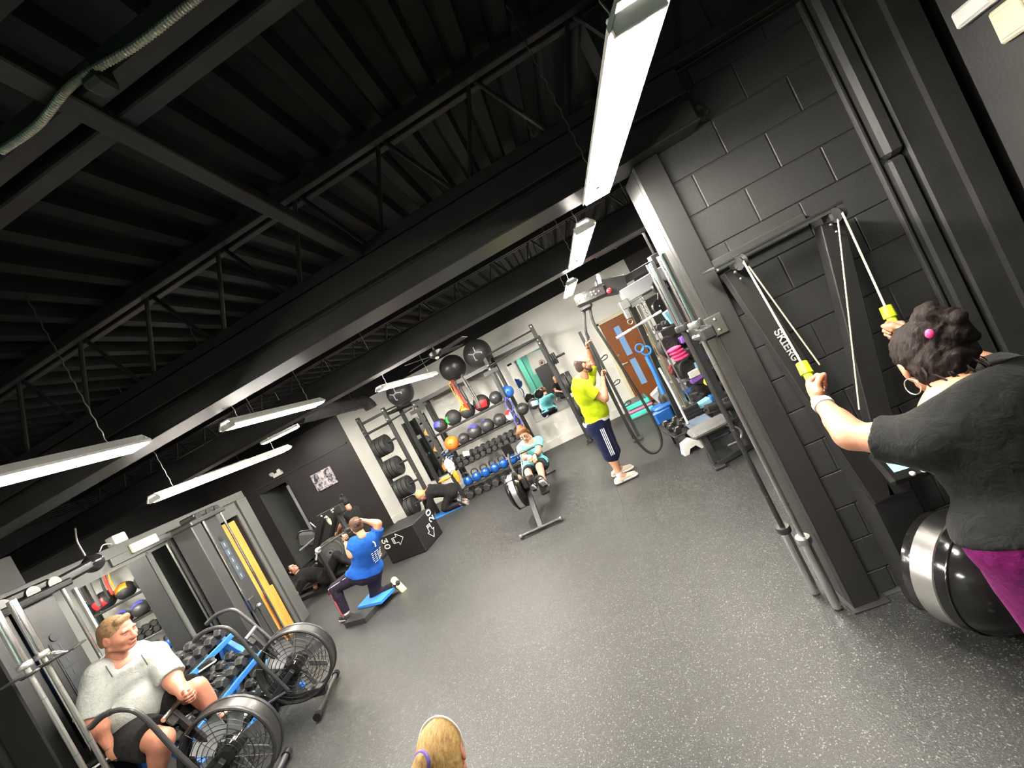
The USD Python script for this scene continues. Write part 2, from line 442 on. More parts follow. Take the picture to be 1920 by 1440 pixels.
# the recessed doorway in the far left of the back wall
d2 = struct('door_2')
part(d2, 'soffit', box((-8.15, YB + 0.45, 2.16), (0.8, 0.7, 0.04)), PLUMPAINT, False)
part(d2, 'jamb', box((-7.73, YB + 0.4, 1.07), (0.06, 0.85, 2.14)), STEELG, False)
part(d2, 'jamb', box((-8.57, YB + 0.4, 1.07), (0.06, 0.85, 2.14)), PARTITION, False)
part(d2, 'door_leaf', box((-8.15, YB + 0.62, 1.05), (0.78, 0.045, 2.1), ch=0.004), STEELG, False)
part(d2, 'casing', box((-7.755, YB - 0.02, 1.02), (0.07, 0.05, 2.04), ch=0.006), GREYSTEEL, False)

wl = struct('wall_outer')
part(wl, 'panel', box((-10.0, 2.9, 1.75), (0.12, 12.9, 3.5)), CEILPAINT, False)
wf = struct('wall_front')                                    # behind the camera, seen in the mirrors
part(wf, 'white_panel', box((-6.4, -3.56, 1.75), (7.3, 0.12, 3.5)), WHITEPAINT, False)
part(wf, 'teal_panel', box((0.0, -3.56, 1.75), (5.5, 0.12, 3.5)), TEALPAINT, False)
part(wf, 'corner_post', box((-2.62, -3.3, 1.75), (0.28, 0.42, 3.5)), TEALPAINT, False)

# ------------------------------------------------ right: box column, block wall, side wall
cl = struct('wall_pillar')
part(cl, 'shaft', [box((0.785, 2.45, 1.325), (0.135, 0.30, 2.65), ch=0.006)], BEAMPAINT, False)
part(cl, 'edge_bead', [tube([(0.719, 2.302, 0), (0.719, 2.302, 2.65)], 0.004, 6), tube([(0.719, 2.36, 0), (0.719, 2.36, 2.65)], 0.003, 6)], BEAMPAINT)
part(cl, 'base_weld', box((0.79, 2.45, 0.004), (0.19, 0.36, 0.012), ch=0.003), BEAMPAINT, False)

wr = struct('wall_right')
PITCH, HALF = 0.195, 0.195
part(wr, 'mortar_bed', box((1.36, 2.451, 1.7), (1.06, 0.20, 3.5)), BLACKPAINT, False)
rng = np.random.default_rng(5)
for c in range(18):
    z1 = 2.28 - 0.195 * 12 + 0.195 * c; z0 = z1 - 0.195; z0 = max(z0, 0.0)
    off = 0.97 if (c - 12) % 2 else 1.165
    xs = [0.856] + [x for x in off + 0.39 * np.arange(-2, 4) if 0.90 < x < 1.80] + [1.86]
    for a, b in zip(xs[:-1], xs[1:]):
        part(wr, 'block', box(((a + b) / 2, 2.40 - rng.uniform(0, 0.002), (z0 + z1) / 2), (b - a - 0.006, 0.11, z1 - z0 - 0.006), ch=0.003), BLACKPAINT, False)
hp = ball((1.09, 2.345, 2.73), 0.075, 3, (1.1, 0.35, 1.0))
hp.vertices += 0.03 * (meshkit.noise(hp.vertices * 45)[:, None] - 0.5) * hp.vertex_normals
part(wr, 'plaster_lump', hp, BLACKPAINT, True)
part(wr, 'side_panel', [box((2.06, 2.46, 1.75), (0.12, 0.38, 3.5)), box((2.06, -0.75, 1.75), (0.12, 5.67, 3.5)), box((2.32, 2.1, 1.75), (0.10, 0.6, 3.5))], BLACKPAINT, False)
part(wr, 'corner_strip', box((1.935, 2.33, 1.75), (0.15, 0.06, 3.5), ch=0.01), BLACKPAINT, False)
t1 = struct('trim_1')                                        # the pipe chase in the corner
part(t1, 'upper_chase', box((1.80, 2.315, 2.62), (0.085, 0.07, 1.1), ch=0.02), BLACKPAINT, False)
part(t1, 'lower_chase', box((1.80, 2.325, 1.03), (0.075, 0.05, 2.06), ch=0.012), BLACKPAINT, False)
part(t1, 'side_pipe', tube([(1.735, 2.335, 0), (1.735, 2.335, 3.2)], 0.014, 10), BLACKPAINT)
wr2 = struct('wall_far_right')
part(wr2, 'panel', box((2.66, 5.9, 1.75), (0.12, 6.8, 3.5)), PLUMPAINT, False)
part(wr2, 'return_panel', box((2.3, 2.56, 1.75), (0.9, 0.08, 3.5)), BLACKPAINT, False)

# ------------------------------------------------ left: the dark grey partition, a little askew
PO = V(-5.0, 3.0); PD = V(-5.68, 5.7) - PO; PD /= np.linalg.norm(PD); PN = V(PD[1], -PD[0])
PR = np.array([[PD[0], -PN[0], 0], [PD[1], -PN[1], 0], [0, 0, 1.0]])   # columns: along, into the wall, up
PRZ = math.atan2(PD[1], PD[0])


def P(s, off, z):
    q = PO + PD * s + PN * off
    return V(q[0], q[1], z)


def pbox(s0, s1, o0, o1, z0, z1, ch=0.0):
    return box(P((s0 + s1) / 2, (o0 + o1) / 2, (z0 + z1) / 2), (s1 - s0, o1 - o0, z1 - z0), PR, ch)


pw = struct('wall_left')
part(pw, 'panel', [pbox(-2.2, 2.02, -0.12, 0, 0, 2.29), pbox(2.02, 2.52, -0.12, 0, 2.0, 2.29), pbox(2.52, 2.85, -0.12, 0, 0, 2.29)], PARTITION, False)
part(pw, 'top_rail', pbox(-2.2, 2.87, 0, 0.03, 2.185, 2.295, 0.004), PARTITION, False)
part(pw, 'end_post', pbox(2.62, 2.87, 0, 0.04, 0, 2.185, 0.006), PARTITION, False)
part(pw, 'sign_step', pbox(0.42, 1.18, 0, 0.028, 2.10, 2.185, 0.003), PARTITION, False)
part(pw, 'end_panel', pbox(2.82, 2.86, -1.6, -0.12, 0, 2.29), PLUMPAINT, False)
dl = struct('door_3')
part(dl, 'casing', [pbox(1.96, 2.04, 0, 0.03, 0, 2.04, 0.004), pbox(2.5, 2.58, 0, 0.03, 0, 2.04, 0.004), pbox(2.04, 2.5, 0, 0.03, 1.98, 2.06, 0.004)], PARTITION, False)
part(dl, 'reveal', [pbox(2.02, 2.035, -0.5, 0, 0, 2.0), pbox(2.505, 2.52, -0.5, 0, 0, 2.0), pbox(2.02, 2.52, -0.55, -0.5, 0, 2.0)], PLUMPAINT, False)

d1 = struct('door_1')
part(d1, 'door_leaf', box((1.20, YB - 0.012, 0.99), (0.80, 0.045, 1.97), ch=0.004), LK('brown_door_veneer'), False)
part(d1, 'casing', [box((0.755, YB - 0.015, 1.02), (0.08, 0.04, 2.04), ch=0.006), box((1.645, YB - 0.015, 1.02), (0.08, 0.04, 2.04), ch=0.006), box((1.2, YB - 0.015, 2.02), (0.97, 0.04, 0.08), ch=0.006)], CREAMPLASTIC, False)
for (x0, x1, z0, z1) in ((1.03, 1.16, 1.12, 1.80), (1.03, 1.16, 0.42, 1.02)):
    part(d1, 'glazing_bead', [box(((x0 + x1) / 2, YB - 0.037, z0 - 0.012), (x1 - x0 + 0.05, 0.012, 0.024), ch=0.003), box(((x0 + x1) / 2, YB - 0.037, z1 + 0.012), (x1 - x0 + 0.05, 0.012, 0.024), ch=0.003), box((x0 - 0.012, YB - 0.037, (z0 + z1) / 2), (0.024, 0.012, z1 - z0), ch=0.003), box((x1 + 0.012, YB - 0.037, (z0 + z1) / 2), (0.024, 0.012, z1 - z0), ch=0.003)], LK('brown_door_veneer'), False)
    part(d1, 'pane', box(((x0 + x1) / 2, YB - 0.034, (z0 + z1) / 2), (x1 - x0, 0.006, z1 - z0)), LK('glass'), False)
part(d1, 'door_lock', lathe([(0.0, 0.03), (0.022, 0.03), (0.028, 0.0)], (0.87, YB - 0.035, 1.22), (0, -1, 0), 16), BRUSHED)
part(d1, 'door_handle', [cyl((0.87, YB - 0.035, 1.0), (0.87, YB - 0.085, 1.0), 0.012, 10), tube([(0.87, YB - 0.085, 1.0), (0.97, YB - 0.085, 1.0)], 0.011, 8), cyl((0.87, YB - 0.035, 1.0), (0.87, YB - 0.043, 1.0), 0.028, 16)], BRUSHED)
part(d1, 'door_closer', [box((1.36, YB - 0.055, 1.90), (0.22, 0.04, 0.05), ch=0.005), bar((1.27, YB - 0.06, 1.93), (1.5, YB - 0.12, 1.95), 0.02)], LK('brown_door_veneer'), False)

# ------------------------------------------------ roof: deck, trusses, beams, ducts
ce = struct('ceiling')
for i in range(15):
    x0 = -10.1 + 0.92 * i
    prof = []
    for r in range(4):
        a = x0 + 0.23 * r
        prof += [(a, ZD + 0.07), (a + 0.10, ZD + 0.07), (a + 0.13, ZD), (a + 0.20, ZD), (a + 0.23, ZD + 0.07)]
    prof = np.array(prof)
    n = len(prof)
    v = np.vstack([np.c_[prof[:, 0], np.full(n, -3.6), prof[:, 1]], np.c_[prof[:, 0], np.full(n, 9.4), prof[:, 1]]])
    j = np.arange(n - 1)
    f = np.vstack([np.stack([j, j + 1, j + n + 1], 1), np.stack([j, j + n + 1, j + n], 1)])
    part(ce, 'deck_sheet', (v, f), CEILPAINT, False)
part(ce, 'roof_board', box((-3.3, 2.9, ZD + 0.16), (14.2, 13.4, 0.06)), CEILPAINT, False)

trusses = [(0.92, 3.0, 'nearest the camera, crossed by a tie bar'), (2.27, 2.94, 'standing on the big beam'), (3.4, 2.95, 'between the two big beams'), (5.7, 2.95, 'beyond the second big beam')]
for Yt, zb, where in trusses:
    t = thing('roof_truss', f'black steel open-web roof truss {where}', 'roof truss', 'roof trusses under the metal deck')
    x0, x1 = -6.6 if Yt < 5 else -8.5, 2.5
    for s in (-1, 1):
        part(t, 'bottom_chord', bar((x0, Yt + s * 0.042, zb + 0.03), (x1, Yt + s * 0.042, zb + 0.03), 0.05, 0.06), BEAMPAINT, False)
        part(t, 'top_chord', bar((x0, Yt + s * 0.042, ZD - 0.035), (x1, Yt + s * 0.042, ZD - 0.035), 0.05, 0.07), BEAMPAINT, False)
    if Yt > 1:
        nb = -0.69 + 0.58 * np.arange(-10 if Yt < 5 else -13, 6)
        for xb in nb:
            for dx in (-0.29, 0.29):
                part(t, 'web_bar', tube([(xb + 0.03 * np.sign(dx), Yt, zb + 0.03), (xb + dx * 0.95, Yt, ZD - 0.05)], 0.013, 7), BEAMPAINT)
t = single('roof_tie_bar', bar((-0.72, 0.3, 3.03), (-0.80, 2.3, 2.96), 0.055, 0.05), BEAMPAINT, 'flat black tie bar running from the near truss to the big beam', 'tie bar', smooth=False)
cn = thing('flexible_conduit', 'ribbed pale metal conduit running along the nearest roof truss', 'conduit')
pp = [atz(0, 285, 2.975), atz(70, 235, 2.975), atz(122, 172, 2.98), atz(165, 138, 2.985), atz(255, 85, 2.985), atz(350, 12, 2.985), atz(420, -45, 2.985)]
sp = smooth_path(pp, 34)
part(cn, 'ribbed_sleeve', tube(sp, 0.0065 + 0.002 * (np.arange(len(sp)) % 2), 10), GALV, False)
part(cn, 'clamp', [box(pp[3] + V(0, 0.02, 0), (0.05, 0.05, 0.05), ch=0.008)], BEAMPAINT, False)

b1 = thing('main_beam', 'big black steel beam carried by the box column, nearest of two', 'beam', 'big roof beams')
part(b1, 'lower_box', box((-3.0, 2.31, 2.71), (8.1, 0.22, 0.12), ch=0.004), BEAMPAINT, False)
part(b1, 'bottom_flange', box((-3.0, 2.31, 2.655), (8.1, 0.25, 0.012), ch=0.002), BEAMPAINT, False)
part(b1, 'web', box((-3.0, 2.31, 2.785), (8.1, 0.12, 0.05)), BEAMPAINT, False)
part(b1, 'upper_channel', box((-3.0, 2.31, 2.865), (8.1, 0.24, 0.13), ch=0.006), BEAMPAINT, False)
b2 = thing('main_beam', 'second big black steel beam, above the rower and lit from below', 'beam', 'big roof beams')
part(b2, 'lower_box', box((-3.4, 4.40, 2.78), (10.4, 0.20, 0.26), ch=0.004), BEAMPAINT, False)
part(b2, 'bottom_flange', box((-3.4, 4.40, 2.655), (10.4, 0.25, 0.014), ch=0.002), BEAMPAINT, False)
part(b2, 'top_flange', box((-3.4, 4.40, 2.92), (10.4, 0.25, 0.014), ch=0.002), BEAMPAINT, False)

du = thing('round_duct', 'black round air duct ending in an elbow by the left of the back wall', 'duct')
a, b = at(560, 782, 6.4), at(672, 756, 8.1)
part(du, 'duct_pipe', tube(smooth_path([a, (a + b) / 2, b], 6), 0.13, 20), BEAMPAINT)
for q in (0.3, 0.8):
    c_ = a + (b - a) * q
    part(du, 'hanger_strap', [bar(c_ + V(s_ * 0.13, 0, 0), V(c_[0] + s_ * 0.13, c_[1], ZD + 0.02), 0.02, 0.004) for s_ in (-1, 1)], BEAMPAINT, False)
part(du, 'elbow', tube(smooth_path([b, b + V(0.05, 0.14, -0.02), b + V(0.08, 0.22, -0.12), b + V(0.08, 0.24, -0.2)], 5), 0.135, 20), BEAMPAINT)
for q in (0.2, 0.55, 0.9):
    part(du, 'seam_band', ring(a + (b - a) * q, b - a, 0.133, 0.006, 24, 6), BEAMPAINT)
du = thing('round_duct', 'black round air duct crossing above the lat machine from the box column', 'duct')
a, b = at(1110, 468, 5.0), at(1260, 385, 5.0)
part(du, 'duct_pipe', tube([a, b], 0.115, 20), BEAMPAINT)
for q in (0.15, 0.85):
    c_ = a + (b - a) * q
    part(du, 'hanger_strap', [bar(c_ + V(0, s_ * 0.115, 0), V(c_[0], c_[1] + s_ * 0.115, ZD + 0.02), 0.02, 0.004) for s_ in (-1, 1)], BEAMPAINT, False)
for q in (0.25, 0.7):
    part(du, 'seam_band', ring(a + (b - a) * q, b - a, 0.118, 0.006, 24, 6), BEAMPAINT)

# ------------------------------------------------ fluorescent lamps
def lamp(label, a, b, group='hanging fluorescent lamps'):
    """A two-tube strip lamp hung on chains: channel housing, two lit tubes, sockets, chains."""
    a, b = np.asarray(a, float), np.asarray(b, float)
    fr = frame(b - a); d, s, u = fr[:, 0], fr[:, 1], fr[:, 2]
    L = np.linalg.norm(b - a); c = (a + b) / 2
    t = thing('fluorescent_lamp', label, 'lamp', group)
    w = 0.075
    prof = [(-w, 0.0), (-w, 0.012), (-0.035, 0.055), (0.035, 0.055), (w, 0.012), (w, 0.0), (w - 0.004, 0.0), (0.032, 0.045), (-0.032, 0.045), (-w + 0.004, 0.0)]
    part(t, 'housing', extr(prof, a, s, u, L) if np.cross(s, u) @ d > 0 else extr(prof, b, s, u, L), WHITEPLASTIC, False)
    for q in (-1, 1):
        p0 = s * q * 0.036 + u * 0.002
        part(t, 'lit_tube', tube([a + d * 0.03 + p0, b - d * 0.03 + p0], 0.0165, 12), LK('tube'))
    for e, q in ((a, 1), (b, -1)):
        part(t, 'socket_plate', box(e + d * q * 0.012 + u * 0.012, (0.012, 0.13, 0.045), fr, 0.003), WHITEPLASTIC, False)
    for q in (0.12, 0.88):
        p = a + (b - a) * q + u * 0.05
        top = V(p[0], p[1], ZD - 0.02)
        n = 26
        zz = np.linspace(0, 1, n)
        wob = np.where(np.arange(n) % 2, 0.004, -0.004)
        part(t, 'chain', tube(p + (top - p) * zz[:, None] + wob[:, None] * s, 0.0035, 5), BRUSHED)
    return t


ZL = 2.56
lamp('lit two-tube lamp at the top, nearest the box column', (0.465, 1.00, ZL), (0.455, 2.15, ZL))
lamp('lit lamp just beyond the big beam, in line with the top lamp', (0.415, 2.62, ZL), (0.385, 3.83, ZL))
lamp('lit lamp farthest along the row above the rope trainer', (0.36, 4.75, ZL), (0.325, 5.95, ZL))
lamp('lit lamp cut off by the left edge, in front of the big beam', (-2.28, 0.72, ZL), (-2.27, 1.90, ZL))
lamp('lit lamp between the two big beams on the left row', (-2.42, 2.62, 2.58), (-2.40, 3.72, 2.58))
lamp('lit lamp under the stability balls, by the storage rig', (-2.46, 5.15, 2.58), (-2.37, 7.25, 2.58))
lamp('long lit lamp nearest the grey partition', (-3.66, 2.93, 2.42), (-3.67, 4.63, 2.42))
lamp('short lit lamp beyond the long lamp near the partition', (-5.05, 5.92, 2.80), (-4.50, 6.16, 2.80))
# the rows go on behind the camera (seen only in the mirrors)
lamp('lit lamp high behind the second big beam, over the rower', (-1.0, 5.6, 3.05), (-1.0, 6.8, 3.05))
lamp('lit lamp high behind the second big beam, over the plyo box', (-3.3, 5.6, 3.05), (-3.3, 6.8, 3.05))
lamp('lit lamp high behind the second big beam, over the benches', (1.5, 5.4, 3.02), (1.5, 6.6, 3.02))
lamp('lit lamp of the left row behind the camera', (-2.28, -2.4, ZL), (-2.28, -1.2, ZL))
lamp('lit lamp over the dark left corner', (-7.2, 6.6, 2.9), (-7.2, 7.8, 2.9))

# ---------------------------------------------------------------- the rig on the back wall
YF, YR = 8.2, 8.95
rig = thing('squat_rig', 'black steel squat rig with pull-up bars and ball shelves on the white wall', 'squat rig')
ups = [(-4.68, YF, 2.62), (-4.06, YF, 2.56), (-3.38, YF, 2.36), (-1.60, YF, 2.56), (-0.47, YF, 2.64), (-3.38, YR, 2.36), (-1.60, YR, 2.56), (-4.06, YR, 2.56), (-0.47, YR, 2.40)]
for x, y, h in ups:
    part(rig, 'upright', box((x, y, h / 2), (0.075, 0.075, h), ch=0.006), STEELG, False)
    part(rig, 'base_plate', [box((x, y, 0.006), (0.18, 0.2, 0.012), ch=0.002)] + [cyl((x + a, y + b, 0.01), (x + a, y + b, 0.03), 0.013, 8) for a in (-0.06, 0.06) for b in (-0.075, 0.075)], STEELG, False)
for a, b, w in (((-4.68, YF, 2.46), (-4.06, YF, 2.46), 0.06), ((-4.68, YF, 2.22), (-4.06, YF, 2.22), 0.05), ((-3.38, YF, 2.30), (-1.60, YF, 2.30), 0.085), ((-3.38, YR, 2.30), (-1.60, YR, 2.30), 0.07), ((-1.60, YR, 2.40), (-0.47, YR, 2.36), 0.06), ((-4.06, YR, 2.40), (-3.38, YR, 2.33), 0.06), ((-3.38, YF, 2.3), (-3.38, YR, 2.3), 0.07), ((-1.60, YF, 2.3), (-1.60, YR, 2.3), 0.07), ((-0.47, YF, 2.3), (-0.47, YR, 2.3), 0.07), ((-4.06, YF, 2.4), (-4.06, YR, 2.4), 0.07), ((-3.38, YF, 0.06), (-3.38, YR, 0.06), 0.07), ((-1.60, YF, 0.06), (-1.60, YR, 0.06), 0.07), ((-0.47, YF - 0.1, 0.06), (-0.47, YR, 0.06), 0.07), ((-3.38, 8.55, 2.325), (-1.60, 8.55, 2.325), 0.04), ((-4.06, 8.55, 2.43), (-3.38, 8.55, 2.37), 0.04)):
    part(rig, 'crossmember', bar(a, b, w), STEELG, False)
for a, b in (((-4.62, YF - 0.12, 2.2), (-3.42, YF - 0.12, 2.26)), ((-4.06, YF, 2.48), (-3.38, YF, 2.44)), ((-1.60, YF, 2.50), (-0.47, YF, 2.52)), ((-1.60, YF - 0.14, 2.28), (-0.47, YF - 0.1, 2.34))):
    part(rig, 'pull_up_bar', tube([a, b], 0.018, 10), STEEL)
for x, z in ((-3.38, 2.30), (-1.60, 2.30)):
    for s in (-1, 1):
        part(rig, 'gusset_plate', extr([(0, 0), (0.16 * s, 0.0), (0.16 * s, 0.08), (0.04 * s, 0.08), (0.0, 0.2)] if s > 0 else [(0, 0), (0, 0.2), (-0.04, 0.08), (-0.16, 0.08), (-0.16, 0)], (x, YF - 0.04, z - 0.17), (1, 0, 0), (0, 0, 1), 0.008), STEELG, False)
for x, y, h in ups[:5]:
    for z in (h - 0.05, 2.30, 2.22, 1.0):
        part(rig, 'bolt', lathe([(0, 0.014), (0.016, 0.014), (0.016, 0)], (x, y - 0.037, z), (0, -1, 0), 8), BRUSHED, False)
SHELF = (1.50, 1.05, 0.66, 0.22)
for z in SHELF:
    for dy in (0.0, 0.13, 0.42):
        part(rig, 'shelf_rail', bar((-3.34, YF + dy + 0.02, z + (0.0 if dy else 0.02)), (-1.64, YF + dy + 0.02, z + (0.0 if dy else 0.02)), 0.035), STEEL, False)
for x in (-3.34, -1.64):
    part(rig, 'shelf_side', [bar((x, YF + 0.02, z), (x, YF + 0.46, z), 0.03) for z in SHELF] + [box((x, YF + 0.44, 1.1), (0.04, 0.04, 2.2))], STEEL, False)
for x in (-3.2, -0.62):
    part(rig, 'bar_hook', [box((x, YF - 0.09, 1.02), (0.05, 0.12, 0.02)), box((x, YF - 0.15, 1.06), (0.05, 0.015, 0.1))], STEEL, False)
for z in (1.86, 1.34, 0.86, 0.42):
    part(rig, 'plate_peg', cyl((-4.68, YF, z), (-4.06, YF, z), 0.024, 10), STEEL)
for z in (1.82, 1.28, 0.76, 0.32):
    part(rig, 'plate_peg', cyl((-0.47, YF, z), (-0.12, YF, z), 0.024, 10), STEEL)

M1 = thing('wall_mirror', 'tall narrow wall mirror behind the left bay of the rig', 'mirror')
part(M1, 'glass', box((-4.0, YB - 0.012, 1.31), (0.60, 0.012, 1.52)), LK('mirror'), False)
part(M1, 'frame_strip', [box((-4.31, YB - 0.014, 1.31), (0.015, 0.02, 1.54)), box((-3.69, YB - 0.014, 1.31), (0.015, 0.02, 1.54)), box((-4.0, YB - 0.014, 0.545), (0.63, 0.02, 0.012))], STEEL, False)
M2 = thing('wall_mirror', 'wall mirror in the right bay of the rig reflecting a teal wall', 'mirror')
part(M2, 'glass', box((-0.98, YB - 0.012, 1.43), (0.86, 0.012, 1.46)), LK('mirror'), False)
part(M2, 'frame_strip', [box((-1.415, YB - 0.014, 1.43), (0.015, 0.02, 1.48)), box((-0.545, YB - 0.014, 1.43), (0.015, 0.02, 1.48)), box((-0.98, YB - 0.014, 0.695), (0.885, 0.02, 0.012))], BRUSHED, False)
M3 = thing('wall_mirror', 'large mirror on the grey partition reflecting the ball rack', 'mirror')
part(M3, 'glass', pbox(0.02, 1.14, 0, 0.010, 0.55, 2.06), LK('mirror'), False)
part(M3, 'frame_strip', [pbox(0.0, 0.025, 0, 0.022, 0.53, 2.08), pbox(1.135, 1.16, 0, 0.022, 0.53, 2.08), pbox(0.0, 1.16, 0, 0.016, 0.52, 0.55)], BRUSHED, False)
part(M3, 'centre_strip', pbox(0.845, 0.88, 0.008, 0.025, 0.53, 2.08), PARTITION, False)


# weight plates: bumper plate about the x axis
def plate(name, label, r, w, group, m=RUBBER, hub=BRUSHED):
    t = thing(name, label, 'weight plate', group, (0, 0, -60))
    part(t, 'disc', lathe([(0.03, -w / 2), (0.09, -w / 2), (0.095, -w / 2 + 0.008), (r - 0.03, -w / 2 + 0.008), (r - 0.026, -w / 2), (r - 0.006, -w / 2), (r, -w / 2 + 0.008), (r, w / 2 - 0.008), (r - 0.006, w / 2), (r - 0.026, w / 2), (r - 0.03, w / 2 - 0.008), (0.095, w / 2 - 0.008), (0.09, w / 2), (0.03, w / 2)], (0, 0, 0), (1, 0, 0), 36), m)
    part(t, 'bushing', lathe([(0.026, -w / 2 - 0.002), (0.042, -w / 2 - 0.002), (0.042, w / 2 + 0.002), (0.026, w / 2 + 0.002), (0.026, -w / 2 - 0.002)], (0, 0, 0), (1, 0, 0), 20), hub)
    return t


gl = 'bumper plates on the left pegs of the rig'
GL = ['on the top left peg of the rig', 'on the second left peg of the rig', 'on the third left peg of the rig', 'on the bottom left peg of the rig']
first = None
for i, z in enumerate((1.86, 1.34, 0.86, 0.42)):
    for j in range(3 if i < 3 else 2):
        lab = f'black bumper plate {GL[i]}, ' + ('left one' if j == 0 else 'middle one' if j == 1 and i < 3 else 'right one')
        x = -4.56 + 0.10 * j
        if first is None:
            first = plate('bumper_plate', lab, 0.215, 0.085, gl); move(first, (x, YF, z - 0.02))
        else:
            dup(first, (x, YF, z - 0.02), label=lab)
GR = ['top right', 'second right', 'third right', 'bottom right']
small = plate('change_plate', 'small black weight plate nearest the post on the top right peg', 0.12, 0.03, 'small plates on the top right peg')
move(small, (-0.40, YF, 1.82))
for j in (1, 2):
    dup(small, (-0.40 + 0.04 * j, YF, 1.82), label='small black weight plate, ' + ('middle' if j == 1 else 'outermost') + ' on the top right peg of the rig')
for i, z in enumerate((1.28, 0.76, 0.32)):
    for j in range(2):
        dup(first, (-0.36 + 0.10 * j, YF, z - 0.01), label=f'black bumper plate on the {GR[i + 1]} peg of the rig, ' + ('against the post' if j == 0 else 'outer one'), group='bumper plates on the right pegs of the rig')


# ---------------------------------------------------------------- balls
def med_ball(label, c, r, m, patch=None, pm=None, group=None):
    """A medicine ball with stitched seams and, where patch is a direction, a coloured panel."""
    t = thing('medicine_ball', label, 'medicine ball', group)
    part(t, 'body', ball(c, r, 3), m, True)
    if patch is not None:
        d = np.asarray(patch, float); d /= np.linalg.norm(d)
        b = ball((0, 0, 0), 1.0, 4)
        k = b.triangles_center
        fr = frame(d, (0.2, 0.1, 1))
        u, w = k @ fr[:, 1], k @ fr[:, 2]
        keep = (k @ d > 0.35) & (np.abs(u) < 0.62) & (np.abs(w) < 0.42)
        b.update_faces(keep); b.remove_unreferenced_vertices()
        n = len(b.vertices)
        b.apply_scale(r * 1.012); b.apply_translation(c)
        part(t, 'colour_panel', b, pm, True, label=None)
    else:
        part(t, 'valve', ball(np.asarray(c) + V(0.02, -0.99 * r, 0.05 * r), 0.012, 1), GLOSSBLACK)
    return t


def onshelf(px, py, z, r):
    q = at(px, py, YF + 0.18)
    return V(q[0], YF + 0.18 - 0.02, z + r * 0.93 + 0.02)


row1 = ((827, 798, 0.15, RUBBER, (-0.4, -1, 0.6), INDIGO, 'black medicine ball with an indigo panel, left end of the top shelf'),
        (850, 788, 0.175, RUBBER, (-1, -0.5, 0.1), GREENVINYL, 'black medicine ball with a green panel on the top shelf'),
        (872, 772, 0.165, RUBBER, (0.1, -0.9, 0.8), ORANGEVINYL, 'black medicine ball with an orange panel on the top shelf'),
        (897, 766, 0.18, RUBBER, (0.2, -1, -0.1), REDVINYL, 'black medicine ball with a big red panel on the top shelf'),
        (921, 752, 0.14, URETHANE, None, None, 'plain black medicine ball beside the bright blue one, top shelf'),
        (939, 742, 0.135, BLUEBALL, None, None, 'bright blue medicine ball at the right end of the top shelf'))
row2 = ((848, 832, 0.155, ORANGERUBBER, None, None, 'bright orange medicine ball at the left end of the second shelf'),
        (869, 824, 0.125, URETHANE, None, None, 'small charcoal medicine ball beside the orange one'),
        (888, 813, 0.155, URETHANE, (0.1, -0.3, 1), INDIGO, 'large charcoal medicine ball with an indigo top, second shelf'),
        (906, 803, 0.15, URETHANE, (-0.2, 0.2, 1), INDIGO, 'charcoal medicine ball in the middle of the second shelf'),
        (917, 797, 0.14, URETHANE, None, None, 'charcoal medicine ball just left of the red and white one'),
        (929, 792, 0.13, WHITEPLASTIC, (-0.5, -0.5, 0.7), REDVINYL, 'white medicine ball with a red panel on the second shelf'),
        (941, 788, 0.13, URETHANE, None, None, 'charcoal medicine ball just right of the red and white one'),
        (956, 780, 0.12, URETHANE, (0.5, -1, 0.1), PALEBLUE, 'dark medicine ball with a pale blue panel, right end of the second shelf'))
xs = -9
for k_, (px, py, r, m, pt, pm, lab) in enumerate(row1 + row2):
    z = SHELF[0] if k_ < 6 else SHELF[1]
    c = onshelf(px, py, z, r)
    if k_ in (0, 6):
        xs = -9
    c[0] = max(c[0], xs + r + 0.004); xs = c[0] + r
    med_ball(lab, c, r, m, pt, pm, 'medicine balls on the top shelf' if k_ < 6 else 'medicine balls on the second shelf')


def stability(label, c, r, m, emblem=True):
    t = thing('stability_ball', label, 'stability ball', 'stability balls on top of the rig')
    part(t, 'body', ball(c, r, 4), m, True)
    if emblem:                                              # a pale three-armed mark on the front of the ball
        def on(u, w):
            u, w = u * r, w * r
            return np.asarray(c) + V(u, -math.sqrt(max(r * r - u * u - w * w, 0)) - 0.002, w)
        arms = [[(-0.10, 0.0), (0.12, 0.06)], [(0.12, 0.06), (0.10, 0.45)], [(0.12, 0.06), (0.48, -0.08), (0.44, -0.2)], [(-0.10, 0.0), (-0.14, -0.40), (-0.02, -0.44)], [(-0.10, 0.0), (-0.40, 0.16)]]
        part(t, 'emblem', [tube([on(u + (u2 - u) * q, w + (w2 - w) * q) for (u, w), (u2, w2) in zip(a[:-1], a[1:]) for q in np.linspace(0, 1, 5)], 0.012, 5) for a in arms], GREYPRINT)
    part(t, 'valve_plug', ball(np.asarray(c) + V(0.4 * r, -0.9 * r, -0.1 * r), 0.012, 1), GREYPRINT)
    return t


stability('plain glossy black stability ball in the middle on top of the rig', (-2.33, 8.37, 2.345 + 0.27), 0.28, PLASTIC, False)
stability('charcoal stability ball with a pale emblem above the right bay post', (-1.72, 8.38, 2.345 + 0.29), 0.30, URETHANE)
stability('grey stability ball with a faint emblem at the left on top of the rig', (-3.62, 8.38, 2.40 + 0.28), 0.29, URETHANE)


